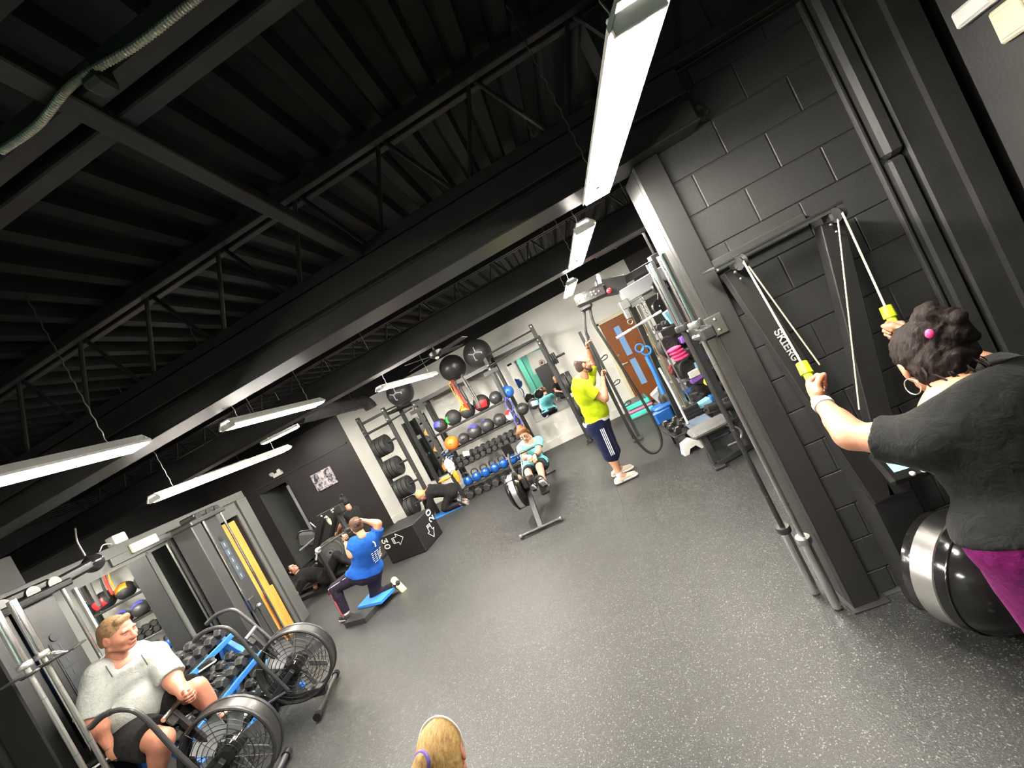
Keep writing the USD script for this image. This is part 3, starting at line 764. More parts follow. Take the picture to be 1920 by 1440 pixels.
# ---------------------------------------------------------------- dumbbells and kettlebells on the rack
def hex_dumbbell(name, label, r, w, hl, group, m=RUBBER, hm=CHROME, cat_='dumbbell'):
    t = thing(name, label, cat_, group, (0, 0, -60))
    for s in (-1, 1):
        a = np.arange(6) * PI / 3
        pts = [(r * math.cos(q), r * math.sin(q)) for q in a]
        hull = np.array([(u * k, s * y, v * k) for u, v in pts for y, k in ((hl / 2, 0.8), (hl / 2 + 0.015, 1.0), (hl / 2 + w - 0.015, 1.0), (hl / 2 + w, 0.8))])
        part(t, 'head', trimesh.convex.convex_hull(hull), m, False)
    part(t, 'handle', lathe([(0.014, -hl / 2 - 0.01), (0.014, -hl / 2 + 0.015), (0.018, 0), (0.014, hl / 2 - 0.015), (0.014, hl / 2 + 0.01)], (0, 0, 0), (0, 1, 0), 12), hm)
    return t


def hexR(q):
    return rotm(q, [0, 1, 0])[:3, :3]


db = hex_dumbbell('hex_dumbbell', 'black hex dumbbell first from the left, lower row of the third shelf', 0.062, 0.075, 0.12, 'small hex dumbbells on the third shelf')
move(db, (-3.25, YF + 0.11, 0.735))
for row in range(2):
    for i in range(12):
        if row == 0 and i == 0:
            continue
        dup(db, (-3.25 + 0.138 * i, YF + 0.11 + 0.02 * row, 0.735 + 0.115 * row), label=f'black hex dumbbell {ORD[i]} from the left, {"upper" if row else "lower"} row of the third shelf', R=hexR(0.1 * ((i * 7 + row * 3) % 5 - 2)))
big = hex_dumbbell('hex_dumbbell', 'big black hex dumbbell on the floor, left end under the kettlebells', 0.085, 0.11, 0.13, 'big hex dumbbells on the floor under the rack')
move(big, (-3.22, YF + 0.10, 0.076))
for i in range(1, 8):
    dup(big, (-3.22 + 0.205 * i, YF + 0.10 + 0.01 * (i % 2), 0.076), label=f'big black hex dumbbell, {ORD[i]} from the left in the floor row under the kettlebells')


def kettlebell(label, group, m=BLUEGLOSS):
    t = thing('kettlebell', label, 'kettlebell', group, (0, 0, -60))
    part(t, 'bell', lathe([(0, 0.0), (0.055, 0.0), (0.075, 0.012), (0.098, 0.055), (0.102, 0.095), (0.088, 0.145), (0.055, 0.18), (0, 0.188)], (0, 0, 0), (0, 0, 1), 28), m)
    part(t, 'handle', tube(smooth_path([(-0.062, 0, 0.16), (-0.072, 0, 0.20), (-0.062, 0, 0.24), (-0.03, 0, 0.262), (0.03, 0, 0.262), (0.062, 0, 0.24), (0.072, 0, 0.20), (0.062, 0, 0.16)], 4), 0.0165, 10), STEEL)
    return t


kb = kettlebell('shiny blue kettlebell at the left end of the kettlebell shelf', 'blue kettlebells on the fourth shelf')
move(kb, (-3.16, YF + 0.09, SHELF[3] + 0.04))
names = ['second', 'third', 'fourth', 'fifth', 'sixth', 'seventh']
for i in range(1, 7):
    dup(kb, (-3.16 + 0.217 * i, YF + 0.09, SHELF[3] + 0.04), rz=0.15 * (i % 3 - 1), label=f'shiny blue kettlebell, {names[i - 1]} from the left on its shelf')

# things hanging on or lying in the rig
bn = [('orange', ORANGEVINYL, 848, 0.020), ('dark red', mat('dark_red_latex', (0.38, 0.035, 0.02), 0.5), 856, 0.04), ('black', RUBBER, 864, 0.03), ('grey', GREYVINYL, 882, 0.05)]
for i, (cn_, m, px, w) in enumerate(bn):
    x = -2.50 + 0.07 * i + (0.1 if i == 3 else 0)
    zl = 1.78 - 0.05 * i
    lp = smooth_path([(x, YF - 0.055, 2.33), (x + 0.01, YF - 0.06, 2.1), (x + 0.03, YF - 0.05, zl + 0.2), (x + 0.04, YF - 0.04, zl), (x + 0.055, YF - 0.03, zl + 0.2), (x + 0.04, YF - 0.0, 2.1), (x + 0.02, YF + 0.02, 2.36), (x + 0.0, YF - 0.02, 2.365)], 5)
    fl_ = tube(lp, w / 2, 8, True)
    fl_.vertices = fl_.vertices
    single('resistance_band', fl_, m, f'{cn_} resistance band looped over the rig above the ball shelves', 'resistance band', 'resistance bands over the rig')
pb = at(950, 745, YF - 0.1)
for i, (dz, lab) in enumerate(((0.0, 'upper'), (-0.38, 'lower'))):
    c = V(-1.58, YF - 0.08, 1.42 + dz)
    single('jump_rope', tube(smooth_path([c + V(0.02, 0, 0.16), c + V(-0.05, -0.02, 0.02), c + V(0.0, -0.03, -0.16), c + V(0.07, -0.02, -0.02), c + V(0.03, 0, 0.14)], 6), 0.012, 7), INDIGO, f'indigo jump rope hung on the right shelf post, {lab} of two', 'jump rope', 'jump ropes on the rig post')
tw = ball((0, 0, 0), 1, 3)
tw.vertices = tw.vertices * (0.10, 0.06, 0.17) + 0.04 * (meshkit.noise(tw.vertices * 3.3)[:, None] - 0.5)
tw.apply_translation((-3.30, YF - 0.08, 0.83))
single('gym_towel', tw, LK('white_cotton'), 'crumpled pale towel on the left shelf post above the orange strap', 'towel', smooth=True)
for i, (c, s, lab) in enumerate((((-3.27, YF - 0.09, 0.60), (0.055, 0.04, 0.17), 'upright'), ((-3.54, YF - 0.06, 0.62), (0.16, 0.035, 0.035), 'sideways'))):
    q = ball((0, 0, 0), 1, 3); q.vertices = q.vertices * s + 0.02 * (meshkit.noise(q.vertices * 3)[:, None] - 0.5); q.apply_translation(c)
    single('sling_strap', q, ORANGEVINYL, f'bright orange sling strap hanging {lab} on the left shelf post', 'strap', 'orange straps on the rig', smooth=True)
nb = thing('notice_card', 'small white card tucked among the dumbbells on the third shelf', 'card')
part(nb, 'card', box((-2.88, YF - 0.01, 0.90), (0.14, 0.006, 0.10), rotm(0.25, [0, 1, 0])[:3, :3]), WHITEPLASTIC, False)
hb = thing('handlebar_attachment', 'coiled black cable grip set hung on the left shelf post', 'cable grip')
for i in range(4):
    part(hb, 'grip', tube([(-3.34 + 0.02 * i, YF - 0.06, 1.14 - 0.06 * i), (-3.18 + 0.02 * i, YF - 0.1, 1.18 - 0.06 * i)], 0.014, 8), BRUSHED if i % 2 == 0 else BLUEVINYL)

# ceiling fan over the rig
fc = at(818, 664, 6.8)
cf = thing('ceiling_fan', 'dark ceiling fan with broad blades above the rig', 'ceiling fan')
part(cf, 'motor', lathe([(0.0, -0.07), (0.07, -0.06), (0.12, -0.02), (0.12, 0.05), (0.05, 0.08), (0.0, 0.085)], fc, (0, 0, 1), 20), STEELG)
part(cf, 'downrod', cyl(fc, (fc[0], fc[1], ZD + 0.02), 0.014, 8), STEEL)
for i in range(4):
    q = PI / 4 + 0.35 + i * PI / 2
    d = V(math.cos(q), math.sin(q), 0)
    part(cf, 'blade', box(fc + d * 0.42 - V(0, 0, 0.01), (0.58, 0.14, 0.01), frame(d, (0.2 * -d[1], 0.2 * d[0], 1)), 0.003), STEELG, False)
part(cf, 'light_cap', ball(fc - V(0.0, 0.05, 0.06), 0.035, 2), WHITEPLASTIC)


# ---------------------------------------------------------------- rowing machine
rd = V(-0.03, 1, 0); rd /= np.linalg.norm(rd)
rs = V(rd[1], -rd[0], 0)                                     # the rower's own right
ro = V(-1.36, 5.07, 0)


def RW(f, s, z):
    q = ro + rd * f + rs * s
    return V(q[0], q[1], z)


rowm = thing('rowing_machine', 'black air rowing machine with a silver-banded flywheel in mid floor', 'rowing machine')
part(rowm, 'front_foot', [tube([RW(0, -0.27, 0.035), RW(0, 0.27, 0.035)], 0.022, 12)], STEEL)
for s in (-1, 1):
    part(rowm, 'foot_cap', tube([RW(0, s * 0.27, 0.035), RW(0, s * 0.30, 0.035)], 0.03, 12), GREYVINYL)
part(rowm, 'front_leg', bar(RW(0.01, 0, 0.03), RW(0.62, -0.05, 0.42), 0.07, 0.05), STEEL, False)
part(rowm, 'monorail', bar(RW(0.75, 0, 0.33), RW(2.25, 0, 0.36), 0.05, 0.09), BRUSHED, False)
part(rowm, 'rear_leg', [bar(RW(2.2, 0, 0.33), RW(2.25, 0, 0.03), 0.06), tube([RW(2.25, -0.2, 0.03), RW(2.25, 0.2, 0.03)], 0.022, 10)], STEEL, False)
fw = RW(0.58, -0.19, 0.44)
part(rowm, 'flywheel_cage', [lathe([(0.02, -0.12), (0.20, -0.11), (0.245, -0.06), (0.25, 0.0), (0.245, 0.06), (0.20, 0.11), (0.02, 0.12)], fw, rs, 36)] + [ring(fw + rs * q, rs, 0.252, 0.008, 36, 6) for q in (-0.065, 0.065)], GLOSSBLACK)
part(rowm, 'perforated_band', lathe([(0.249, -0.04), (0.2535, -0.036), (0.2535, 0.036), (0.249, 0.04)], fw, rs, 40), BRUSHED, label='silver perforated band')
for q in (0.5, 2.2, 4.1):
    part(rowm, 'band_clip', bar(fw + 0.256 * (math.cos(q) * rd + math.sin(q) * V(0, 0, 1)) - rs * 0.07, fw + 0.256 * (math.cos(q) * rd + math.sin(q) * V(0, 0, 1)) + rs * 0.07, 0.012), GLOSSBLACK, False)
part(rowm, 'chain_housing', bar(RW(0.45, -0.02, 0.52), RW(0.95, 0.0, 0.40), 0.10, 0.16, ch=0.02), GLOSSBLACK, False)
part(rowm, 'monitor_arm', tube(smooth_path([RW(0.6, -0.1, 0.55), RW(0.72, -0.14, 0.75), RW(0.85, -0.12, 0.92)], 4), 0.02, 8), STEEL)
part(rowm, 'monitor', box(RW(0.86, -0.10, 0.98), (0.15, 0.05, 0.18), None, 0.012), GLOSSBLACK, False)
for s in (-1, 1):
    part(rowm, 'footrest', box(RW(0.80, s * 0.14, 0.30), (0.13, 0.05, 0.31), rotm(-0.75, [1, 0, 0])[:3, :3], 0.015), PLASTIC, False)
    part(rowm, 'foot_strap', tube(smooth_path([RW(0.74, s * 0.14 - 0.07, 0.33), RW(0.74, s * 0.14 - 0.04, 0.44), RW(0.74, s * 0.14 + 0.04, 0.44), RW(0.74, s * 0.14 + 0.07, 0.33)], 4), 0.014, 6), RUBBER)
part(rowm, 'seat', box(RW(1.42, 0, 0.47), (0.30, 0.24, 0.06), None, 0.025), VINYL, False)
part(rowm, 'seat_carriage', box(RW(1.42, 0, 0.42), (0.12, 0.2, 0.06), None, 0.01), STEEL, False)
part(rowm, 'handle', tube([RW(1.10, -0.24, 0.80), RW(1.08, -0.1, 0.80), RW(1.08, 0.1, 0.80), RW(1.10, 0.24, 0.80)], 0.016, 10), RUBBER)
part(rowm, 'handle_chain', tube([RW(1.08, 0, 0.80), RW(0.7, -0.05, 0.56)], 0.006, 6), BRUSHED)

# ---------------------------------------------------------------- plyo box, mats
ang = -10.3 * PI / 180
ex, ey = V(math.cos(ang), math.sin(ang), 0), V(-math.sin(ang), math.cos(ang), 0)
FL = V(-4.32, 6.35, 0)
px_ = thing('plyo_box', 'big black foam plyo box with white numbers 30 and 20 and arrows', 'plyo box')
PBR = np.stack([ex, ey, V(0, 0, 1)], 1)
part(px_, 'foam_block', box(FL + ex * 0.38 + ey * 0.305 + V(0, 0, 0.255), (0.76, 0.61, 0.51), PBR, 0.012), mat('black_box_vinyl', g(0.009), 0.5, bump=(120, 0.1, 0.001)), False)
zz = V(0, 0, 1)
part(px_, 'number', text('30', 0.115, FL + ex * 0.09 - ey * 0.001 + zz * 0.37, -zz, ex, depth=0.003), PRINT, False)


def arrow(o, e1, e2, k):                                    # an outlined arrow pointing along e1
    big_ = [(-0.12, -0.055), (0.0, -0.055), (0.0, -0.115), (0.14, 0), (0.0, 0.115), (0.0, 0.055), (-0.12, 0.055)]
    out = []
    for (a, b), (c, d) in zip(big_, big_[1:] + big_[:1]):
        out.append(bar(o + (e1 * a + e2 * b) * k, o + (e1 * c + e2 * d) * k, 0.009, 0.006, up=np.cross(e1, e2), ch=0))
    for q in (-0.095, -0.075):
        out.append(bar(o + (e1 * q - e2 * 0.045) * k, o + (e1 * q + e2 * 0.045) * k, 0.007, 0.006, up=np.cross(e1, e2), ch=0))
    return out


part(px_, 'arrow', arrow(FL + ex * 0.35 + zz * 0.37, ex, zz, 0.9), PRINT, False)
RFC = FL + ex * 0.76
part(px_, 'number', text('20', 0.135, RFC + ex * 0.001 + ey * 0.50 + zz * 0.40, zz, -ey, depth=0.003), PRINT, False)
part(px_, 'arrow', arrow(RFC + ex * 0.002 + ey * 0.34 + zz * 0.20, -zz, ey, 0.9), PRINT, False)

mt = thing('balance_pad_base', 'black foam wedge mat on the floor under the kneeling woman', 'exercise mat')
c0, c1, c2 = atz(649, 1178)[:2], atz(688, 1168)[:2], atz(722, 1130)[:2]
c3 = c0 + (c2 - c1) * 1.3
c2 = c1 + (c2 - c1) * 1.25
part(mt, 'slab', extr([c0, c1, c2, c3] if np.cross(c1 - c0, c2 - c0) > 0 else [c3, c2, c1, c0], (0, 0, 0), (1, 0, 0), (0, 1, 0), 0.07), RUBBER, False)
ps = [atz(672, 1143, 0.07)[:2], atz(716, 1133, 0.07)[:2], atz(742, 1106, 0.07)[:2], atz(696, 1116, 0.07)[:2]]
fp = thing('foam_pad', 'bright blue foam pad under the back knee of the kneeling woman', 'foam pad')
part(fp, 'pad', extr(ps if np.cross(ps[1] - ps[0], ps[2] - ps[0]) > 0 else ps[::-1], (0, 0, 0.075), (1, 0, 0), (0, 1, 0), 0.035), BLUEFOAM, False)
bm = thing('yoga_mat', 'blue mat under the person kneeling by the rig', 'mat')
part(bm, 'sheet', box((-3.72, 8.02, 0.012), (0.75, 0.36, 0.022), rotm(0.05, [0, 0, 1])[:3, :3], 0.006), BLUEFOAM, False)
dm = thing('deadlift_mat', 'black rubber floor mat under the leg machine in the corner', 'mat')
part(dm, 'sheet', box((-6.3, 7.75, 0.03), (3.2, 2.3, 0.06), rotm(-0.06, [0, 0, 1])[:3, :3], 0.008), RUBBER, False)
part(dm, 'edge_strip', bar((-7.85, 6.69, 0.03), (-4.72, 6.50, 0.03), 0.02, 0.064), STEELG, False)

po = thing('wall_poster', 'black and white photo canvas on the black end wall', 'poster')
part(po, 'canvas', box((-6.78, YB - 0.02, 1.76), (0.60, 0.035, 0.45), rotm(0.0, [0, 1, 0])[:3, :3], 0.004), LK('photo'), False)
em = thing('emergency_light', 'white twin-head emergency light high on the end wall', 'emergency light')
eo = at(521, 889, YB - 0.04)
part(em, 'body', box(eo, (0.28, 0.07, 0.10), ch=0.012), WHITEPLASTIC, False)
for s in (-1, 1):
    part(em, 'lamp_head', lathe([(0.0, 0.05), (0.05, 0.05), (0.045, 0.0), (0.02, -0.03)], eo + V(s * 0.11, -0.03, 0.07), (0.3 * s, -1, -0.3), 14), WHITEPLASTIC)

# ---------------------------------------------------------------- the leg machine in the corner, the landmine bar
lg = thing('leg_press_machine', 'black plate-loaded leg press machine with round bolts in the corner', 'leg press machine')
A = lambda px, py, Y=7.0: at(px, py, Y)
part(lg, 'base_frame', [bar((-6.6, 6.8, 0.09), (-5.2, 6.8, 0.09), 0.07), bar((-6.6, 7.5, 0.09), (-5.2, 7.5, 0.09), 0.07), bar((-6.6, 6.8, 0.09), (-6.6, 7.5, 0.09), 0.07), bar((-5.2, 6.8, 0.09), (-5.2, 7.5, 0.09), 0.07)], STEEL, False)
part(lg, 'inclined_rail', bar((-6.5, 7.45, 0.15), (-5.35, 7.45, 1.35), 0.08, 0.06), STEEL, False)
part(lg, 'mast', bar(A(590, 1040, 6.8), A(604, 975, 6.8), 0.12, 0.10), STEEL, False)
part(lg, 'top_arm', bar(A(600, 972, 6.8), A(643, 950, 6.8), 0.12, 0.14), STEEL, False)
part(lg, 'swing_arm', bar(A(632, 962, 6.8), A(655, 1000, 6.8), 0.08, 0.06), STEELG, False)
for px, py in ((603, 968), (609, 971), (613, 971), (622, 957), (625, 955), (624, 960)):
    part(lg, 'bolt', ball(A(px, py, 6.7), 0.022, 1), BRUSHED)
part(lg, 'shin_pad', box(A(580, 1010, 6.9), (0.42, 0.10, 0.28), rotm(0.35, [0, 1, 0])[:3, :3], 0.04), GREYVINYL, False)
part(lg, 'pad_hoop', tube(smooth_path([A(556, 1010, 6.85), A(562, 998, 6.85), A(585, 995, 6.85), A(598, 1003, 6.85)], 5), 0.018, 8), STEEL)
part(lg, 'foot_lever', tube([A(563, 1032, 6.8), A(592, 1008, 6.8)], 0.02, 8), GREYSTEEL)
part(lg, 'safety_lever', tube([A(581, 980, 6.9), A(592, 989, 6.9)], 0.014, 8), BRUSHED)
part(lg, 'tan_handle', ball(A(616, 975, 6.75), 0.055, 2, (0.7, 0.5, 1.9)), CREAMPLASTIC)
for i, (px, py) in enumerate(((572, 1075), (578, 1088), (585, 1065), (570, 1098), (590, 1086))):
    q = A(px, py, 6.75)
    part(lg, 'weight_horn', tube([q, q + V(0.16, -0.03, 0.05)], 0.022, 8), BRUSHED)
part(lg, 'carriage', [box((-6.1, 7.25, 0.45), (0.4, 0.4, 0.3), rotm(-0.8, [0, 1, 0])[:3, :3], 0.03)], STEEL, False)
pc = A(620, 1036, 6.55)
lp = plate('cast_plate', 'large round black weight plate on the leg machine behind the landmine bar', 0.225, 0.045, 'plates on the leg machine', mat('worn_iron', g(0.05), 0.45), BRUSHED)
RY = rotm(PI / 2 + 0.45, [0, 0, 1])[:3, :3]
move(lp, pc, R=RY)
dup(lp, pc + V(0.03, 0.09, 0.0), label='second round black plate behind the large one on the leg machine', R=RY)
lm = thing('landmine_barbell', 'steel barbell held at the shoulder by the woman in the blue shirt', 'barbell')
l0, l1 = at(596, 1032, 6.4), at(664, 986, 4.93)
ld = (l1 - l0) / np.linalg.norm(l1 - l0)
part(lm, 'shaft', tube([l0, l1], 0.0145, 10), BRUSHED)
part(lm, 'sleeve', tube([l1 - ld * 0.36, l1 + ld * 0.08], 0.025, 12), STEEL)
part(lm, 'collar', tube([l1 - ld * 0.39, l1 - ld * 0.36], 0.038, 14), STEEL)
part(lm, 'clamp', [ball(l0, 0.05, 2), bar(l0 - V(0.06, 0, 0.05), l0 + V(0.06, 0, 0.03), 0.05), bar(l0, l0 - V(0.12, 0, 0.14), 0.03)], WHITEPLASTIC)
hk = thing('landmine_post', 'black pivot post that the landmine barbell is clamped to', 'pivot post')
part(hk, 'post', bar(V(l0[0], l0[1], 0), l0 - V(0, 0, 0.06), 0.06), STEEL, False)
part(hk, 'foot', box((l0[0], l0[1], 0.012), (0.26, 0.26, 0.024), ch=0.004), STEEL, False)

# ---------------------------------------------------------------- air bikes (x forward, hub over the origin)
def air_bike(label):
    t = thing('air_bike', label, 'air bike', 'air bikes', (0, 0, -60))
    H = V(0, 0, 0.46); R = 0.33
    y = V(0, 1, 0)
    for s in (-1, 1):
        part(t, 'fan_rim', [ring(H + y * s * 0.06, y, R, 0.016, 48, 8), ring(H + y * s * 0.085, y, 0.2, 0.004, 40, 5)], STEEL)
        part(t, 'fan_guard', [ring(H + y * s * 0.085, y, r, 0.0025, 36, 4) for r in (0.09, 0.13, 0.165, 0.235, 0.27)] + [tube([H + y * s * 0.085 + 0.06 * V(math.cos(q), 0, math.sin(q)), H + y * s * 0.08 + R * V(math.cos(q), 0, math.sin(q))], 0.003, 4) for q in np.arange(12) * PI / 6], STEEL)
    part(t, 'rim_band', lathe([(R - 0.01, -0.055), (R + 0.006, -0.05), (R + 0.006, 0.05), (R - 0.01, 0.055)], H, y, 48), PLASTIC)
    for i in range(8):
        q = i * PI / 4 + 0.2
        d = V(math.cos(q), 0, math.sin(q))
        part(t, 'fan_blade', box(H + d * 0.19, (0.17, 0.11, 0.006), frame(d, V(-d[2] * 0.6, 0.8, d[0] * 0.6)), 0.002), GREYSTEEL, False)
    part(t, 'hub', lathe([(0.0, -0.10), (0.05, -0.10), (0.07, -0.085), (0.07, 0.085), (0.05, 0.10), (0, 0.10)], H, y, 24), GLOSSBLACK)
    for s in (-1, 1):
        part(t, 'axle_arm', bar((-0.30, s * 0.12, 0.30), (0.0, s * 0.12, 0.46), 0.04, 0.05), STEEL, False)
    part(t, 'main_frame', [bar((-0.30, 0, 0.28), (-0.85, 0, 0.34), 0.08, 0.10), bar((0.12, 0, 0.10), (-0.40, 0, 0.26), 0.07, 0.08), bar((-0.60, 0, 0.30), (-1.02, 0, 0.08), 0.07, 0.08)], STEEL, False)
    part(t, 'front_foot', tube([(0.10, -0.27, 0.05), (0.10, 0.27, 0.05)], 0.025, 12), STEELG)
    part(t, 'rear_foot', tube([(-1.02, -0.25, 0.05), (-1.02, 0.25, 0.05)], 0.025, 12), STEELG)
    for x, s in ((0.10, -1), (0.10, 1), (-1.02, -1), (-1.02, 1)):
        part(t, 'foot_cap', tube([(x, s * 0.26, 0.05), (x, s * 0.305, 0.05)], 0.036, 12), GLOSSBLACK)
    part(t, 'chain_case', lathe([(0, -0.05), (0.13, -0.05), (0.15, -0.03), (0.15, 0.03), (0.13, 0.05), (0, 0.05)], (-0.42, -0.02, 0.27), y, 28), GLOSSBLACK)
    part(t, 'case_cover', bar((-0.42, 0.0, 0.27), (-0.02, 0.0, 0.42), 0.08, 0.16, ch=0.02), PLASTIC, False)
    for s in (-1, 1):
        part(t, 'crank', bar((-0.42, s * 0.09, 0.27), (-0.42 + s * 0.11, s * 0.09, 0.27 - s * 0.13), 0.018, 0.03), BRUSHED, False)
        part(t, 'pedal', box((-0.42 + s * 0.11, s * 0.15, 0.27 - s * 0.13), (0.10, 0.10, 0.025), ch=0.006), PLASTIC, False)
    part(t, 'seat_post', bar((-0.72, 0, 0.33), (-0.80, 0, 0.80), 0.05, 0.05), BRUSHED, False)
    sd = trimesh.convex.convex_hull(np.array([(-0.96, 0.12, 0.0), (-0.96, -0.12, 0.0), (-0.90, 0.14, 0.04), (-0.90, -0.14, 0.04), (-0.78, 0.09, 0.055), (-0.78, -0.09, 0.055), (-0.62, 0.03, 0.045), (-0.62, -0.03, 0.045), (-0.60, 0, 0.0), (-0.94, 0, -0.04), (-0.7, 0, -0.04)]) + V(0, 0, 0.86))
    part(t, 'saddle', sd, VINYL, 60)
    part(t, 'saddle_trim', tube(smooth_path([(-0.95, 0.125, 0.86), (-0.80, 0.10, 0.87), (-0.64, 0.035, 0.87), (-0.61, 0, 0.865), (-0.64, -0.035, 0.87), (-0.80, -0.10, 0.87), (-0.95, -0.125, 0.86)], 4), 0.008, 6), WHITEPLASTIC)
    for s, sw in ((-1, 0.0), (1, -0.16)):                      # the swinging handle arms
        o = V(-0.10, s * 0.17, 0.34)
        p = [o + V(0.02, 0, 0), o + V(-0.05 + sw * 0.4, s * 0.03, 0.35), o + V(-0.10 + sw, s * 0.06, 0.72), o + V(-0.17 + sw, s * 0.07, 0.83), o + V(-0.30 + sw, s * 0.06, 0.86), o + V(-0.42 + sw, s * 0.05, 0.83)]
        sp_ = smooth_path(p, 6)
        part(t, 'handle_arm', tube(sp_, 0.017, 10), STEELG)
        part(t, 'grip', tube(sp_[-9:], 0.021, 10), RUBBER)
        part(t, 'push_rod', tube([o, V(-0.42 + s * 0.1, s * 0.12, 0.30)], 0.012, 8), BRUSHED)
    part(t, 'display_mast', [bar((-0.12, 0.03, 0.45), (-0.26, 0.03, 0.90), 0.035, 0.045)], STEEL, False)
    part(t, 'rest_bar', tube([(-0.27, -0.05, 0.91), (-0.27, 0.15, 0.92)], 0.018, 10), BRUSHED)
    part(t, 'display', box((-0.25, 0.0, 0.86), (0.03, 0.09, 0.07), rotm(-0.4, [0, 1, 0])[:3, :3], 0.008), PLASTIC, False)
    return t


BZ = 0.30
HA, HB = V(-3.66, 3.36, 0), V(-3.58, 2.50, 0)
bkA = air_bike('empty black air bike on the left, standing behind the man in grey')
move(bkA, HA, BZ)
bkB = dup(bkA, HB, BZ - 0.03, label='black air bike ridden by the man in the grey shirt')

# ---------------------------------------------------------------- cable machine by the partition
cm = thing('cable_machine', 'tall black twin-stack cable machine standing against the grey partition', 'cable machine')
for (s0, nm_) in ((-1.03, 'a'), (1.03, 'b')):
    b0 = s0
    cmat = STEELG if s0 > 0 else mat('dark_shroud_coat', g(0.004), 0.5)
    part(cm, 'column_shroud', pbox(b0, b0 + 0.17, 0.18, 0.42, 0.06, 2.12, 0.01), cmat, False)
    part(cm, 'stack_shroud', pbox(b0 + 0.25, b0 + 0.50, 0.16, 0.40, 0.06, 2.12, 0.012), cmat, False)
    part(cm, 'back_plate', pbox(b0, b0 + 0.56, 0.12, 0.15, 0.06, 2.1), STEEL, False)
    for q in (0.19, 0.54):
        part(cm, 'guide_rod', tube([P(b0 + q, 0.43, 0.1), P(b0 + q, 0.43, 2.14)], 0.0135, 10), CHROME)
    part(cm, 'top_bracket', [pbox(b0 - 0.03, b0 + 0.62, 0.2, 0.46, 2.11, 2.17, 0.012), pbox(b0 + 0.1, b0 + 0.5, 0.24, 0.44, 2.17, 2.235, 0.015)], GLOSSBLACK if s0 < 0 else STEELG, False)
    for q in (0.14, 0.34, 0.5):
        part(cm, 'pulley', lathe([(0, -0.03), (0.05, -0.03), (0.042, 0), (0.05, 0.03), (0, 0.03)], P(b0 + q, 0.42, 2.18), V(PN[0], PN[1], 0), 18), PLASTIC)
    part(cm, 'carriage', [pbox(b0 + 0.18, b0 + 0.29, 0.38, 0.47, 0.84, 1.0, 0.01)], STEEL, False)
    part(cm, 'cable_stop', ball(P(b0 + 0.235, 0.50, 0.86), 0.032, 2), BRUSHED)
    part(cm, 'foot_plate', pbox(b0 - 0.05, b0 + 0.64, 0.08, 0.52, 0, 0.06, 0.01), STEEL, False)
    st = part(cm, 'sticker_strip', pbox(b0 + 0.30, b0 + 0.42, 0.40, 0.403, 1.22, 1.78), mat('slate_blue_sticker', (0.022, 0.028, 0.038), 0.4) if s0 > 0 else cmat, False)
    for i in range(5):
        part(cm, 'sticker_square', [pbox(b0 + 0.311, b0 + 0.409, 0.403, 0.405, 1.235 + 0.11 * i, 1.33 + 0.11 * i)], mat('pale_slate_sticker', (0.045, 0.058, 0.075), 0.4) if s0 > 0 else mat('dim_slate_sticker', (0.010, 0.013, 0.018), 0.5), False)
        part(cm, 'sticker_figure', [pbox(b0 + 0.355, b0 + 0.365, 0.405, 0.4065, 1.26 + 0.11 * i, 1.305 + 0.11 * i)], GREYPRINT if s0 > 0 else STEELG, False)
    part(cm, 'sticker_head', lathe([(0, 0.003), (0.035, 0.003), (0.035, 0)], P(b0 + 0.36, 0.403, 1.81), V(PN[0], PN[1], 0), 16), PLASTIC)
part(cm, 'top_arm', [bar(P(-1.03, 0.34, 2.13), P(-0.10, 0.34, 2.2), 0.10, 0.09, ch=0.02)], GLOSSBLACK, False)
part(cm, 'arm_end_cap', ball(P(-0.08, 0.34, 2.2), 0.08, 3), GLOSSBLACK)
part(cm, 'weight_stack', [pbox(1.23, 1.275, 0.22, 0.38, 0.12 + 0.05 * i, 0.165 + 0.05 * i, 0.003) for i in range(10)], STEEL, False, kind='stuff')
part(cm, 'chain', tube([P(1.30, 0.46, 0.84), P(1.31, 0.47, 0.35)], 0.012, 6), RUBBER)

sp_ = thing('wall_sensor_panel', 'cream panel with a small grille on the partition top rail', 'sensor panel')
part(sp_, 'case', pbox(0.66, 1.02, 0.03, 0.06, 2.135, 2.235, 0.006), CREAMPLASTIC, False)
for i in range(5):
    part(sp_, 'grille_slat', pbox(0.69 + 0.024 * i, 0.70 + 0.024 * i, 0.06, 0.064, 2.155, 2.215), GREYPRINT, False)
th = thing('thermostat', 'square white thermostat with dark screen on the grey partition', 'thermostat')
part(th, 'case', pbox(1.18, 1.28, 0, 0.025, 1.40, 1.50, 0.008), WHITEPLASTIC, False)
part(th, 'display', pbox(1.215, 1.255, 0.025, 0.027, 1.435, 1.475), PLASTIC, False)
rt = thing('wifi_router', 'white box on top of the partition rail', 'router')
part(rt, 'case', pbox(0.60, 0.76, -0.1, 0.0, 2.295, 2.40, 0.012), WHITEPLASTIC, False)
part(rt, 'cable', tube(smooth_path([P(0.62, -0.05, 2.32), P(0.5, -0.03, 2.35), P(0.42, -0.02, 2.30)], 5), 0.006, 6), WHITEPLASTIC)
for i, (pts, lab) in enumerate(([[(141, 990), (145, 1015), (160, 1042)], 'thin pale cable rising above the partition rail'],)):
    single('loose_cable', tube(smooth_path([at(a, b, 3.1 if i == 0 else 5.0) for a, b in pts], 6), 0.007, 6), GALV, lab, 'cable')
cb_ = thing('storage_carton', 'grey carton stored on the roof of the partition room', 'carton')
part(cb_, 'body', box(P(-0.35, -0.32, 2.44), (0.42, 0.34, 0.30), PR, 0.006), mat('grey_card', g(0.09), 0.8), False)
part(cb_, 'tape_strip', box(P(-0.35, -0.32, 2.592), (0.06, 0.342, 0.004), PR), GREYVINYL, False)
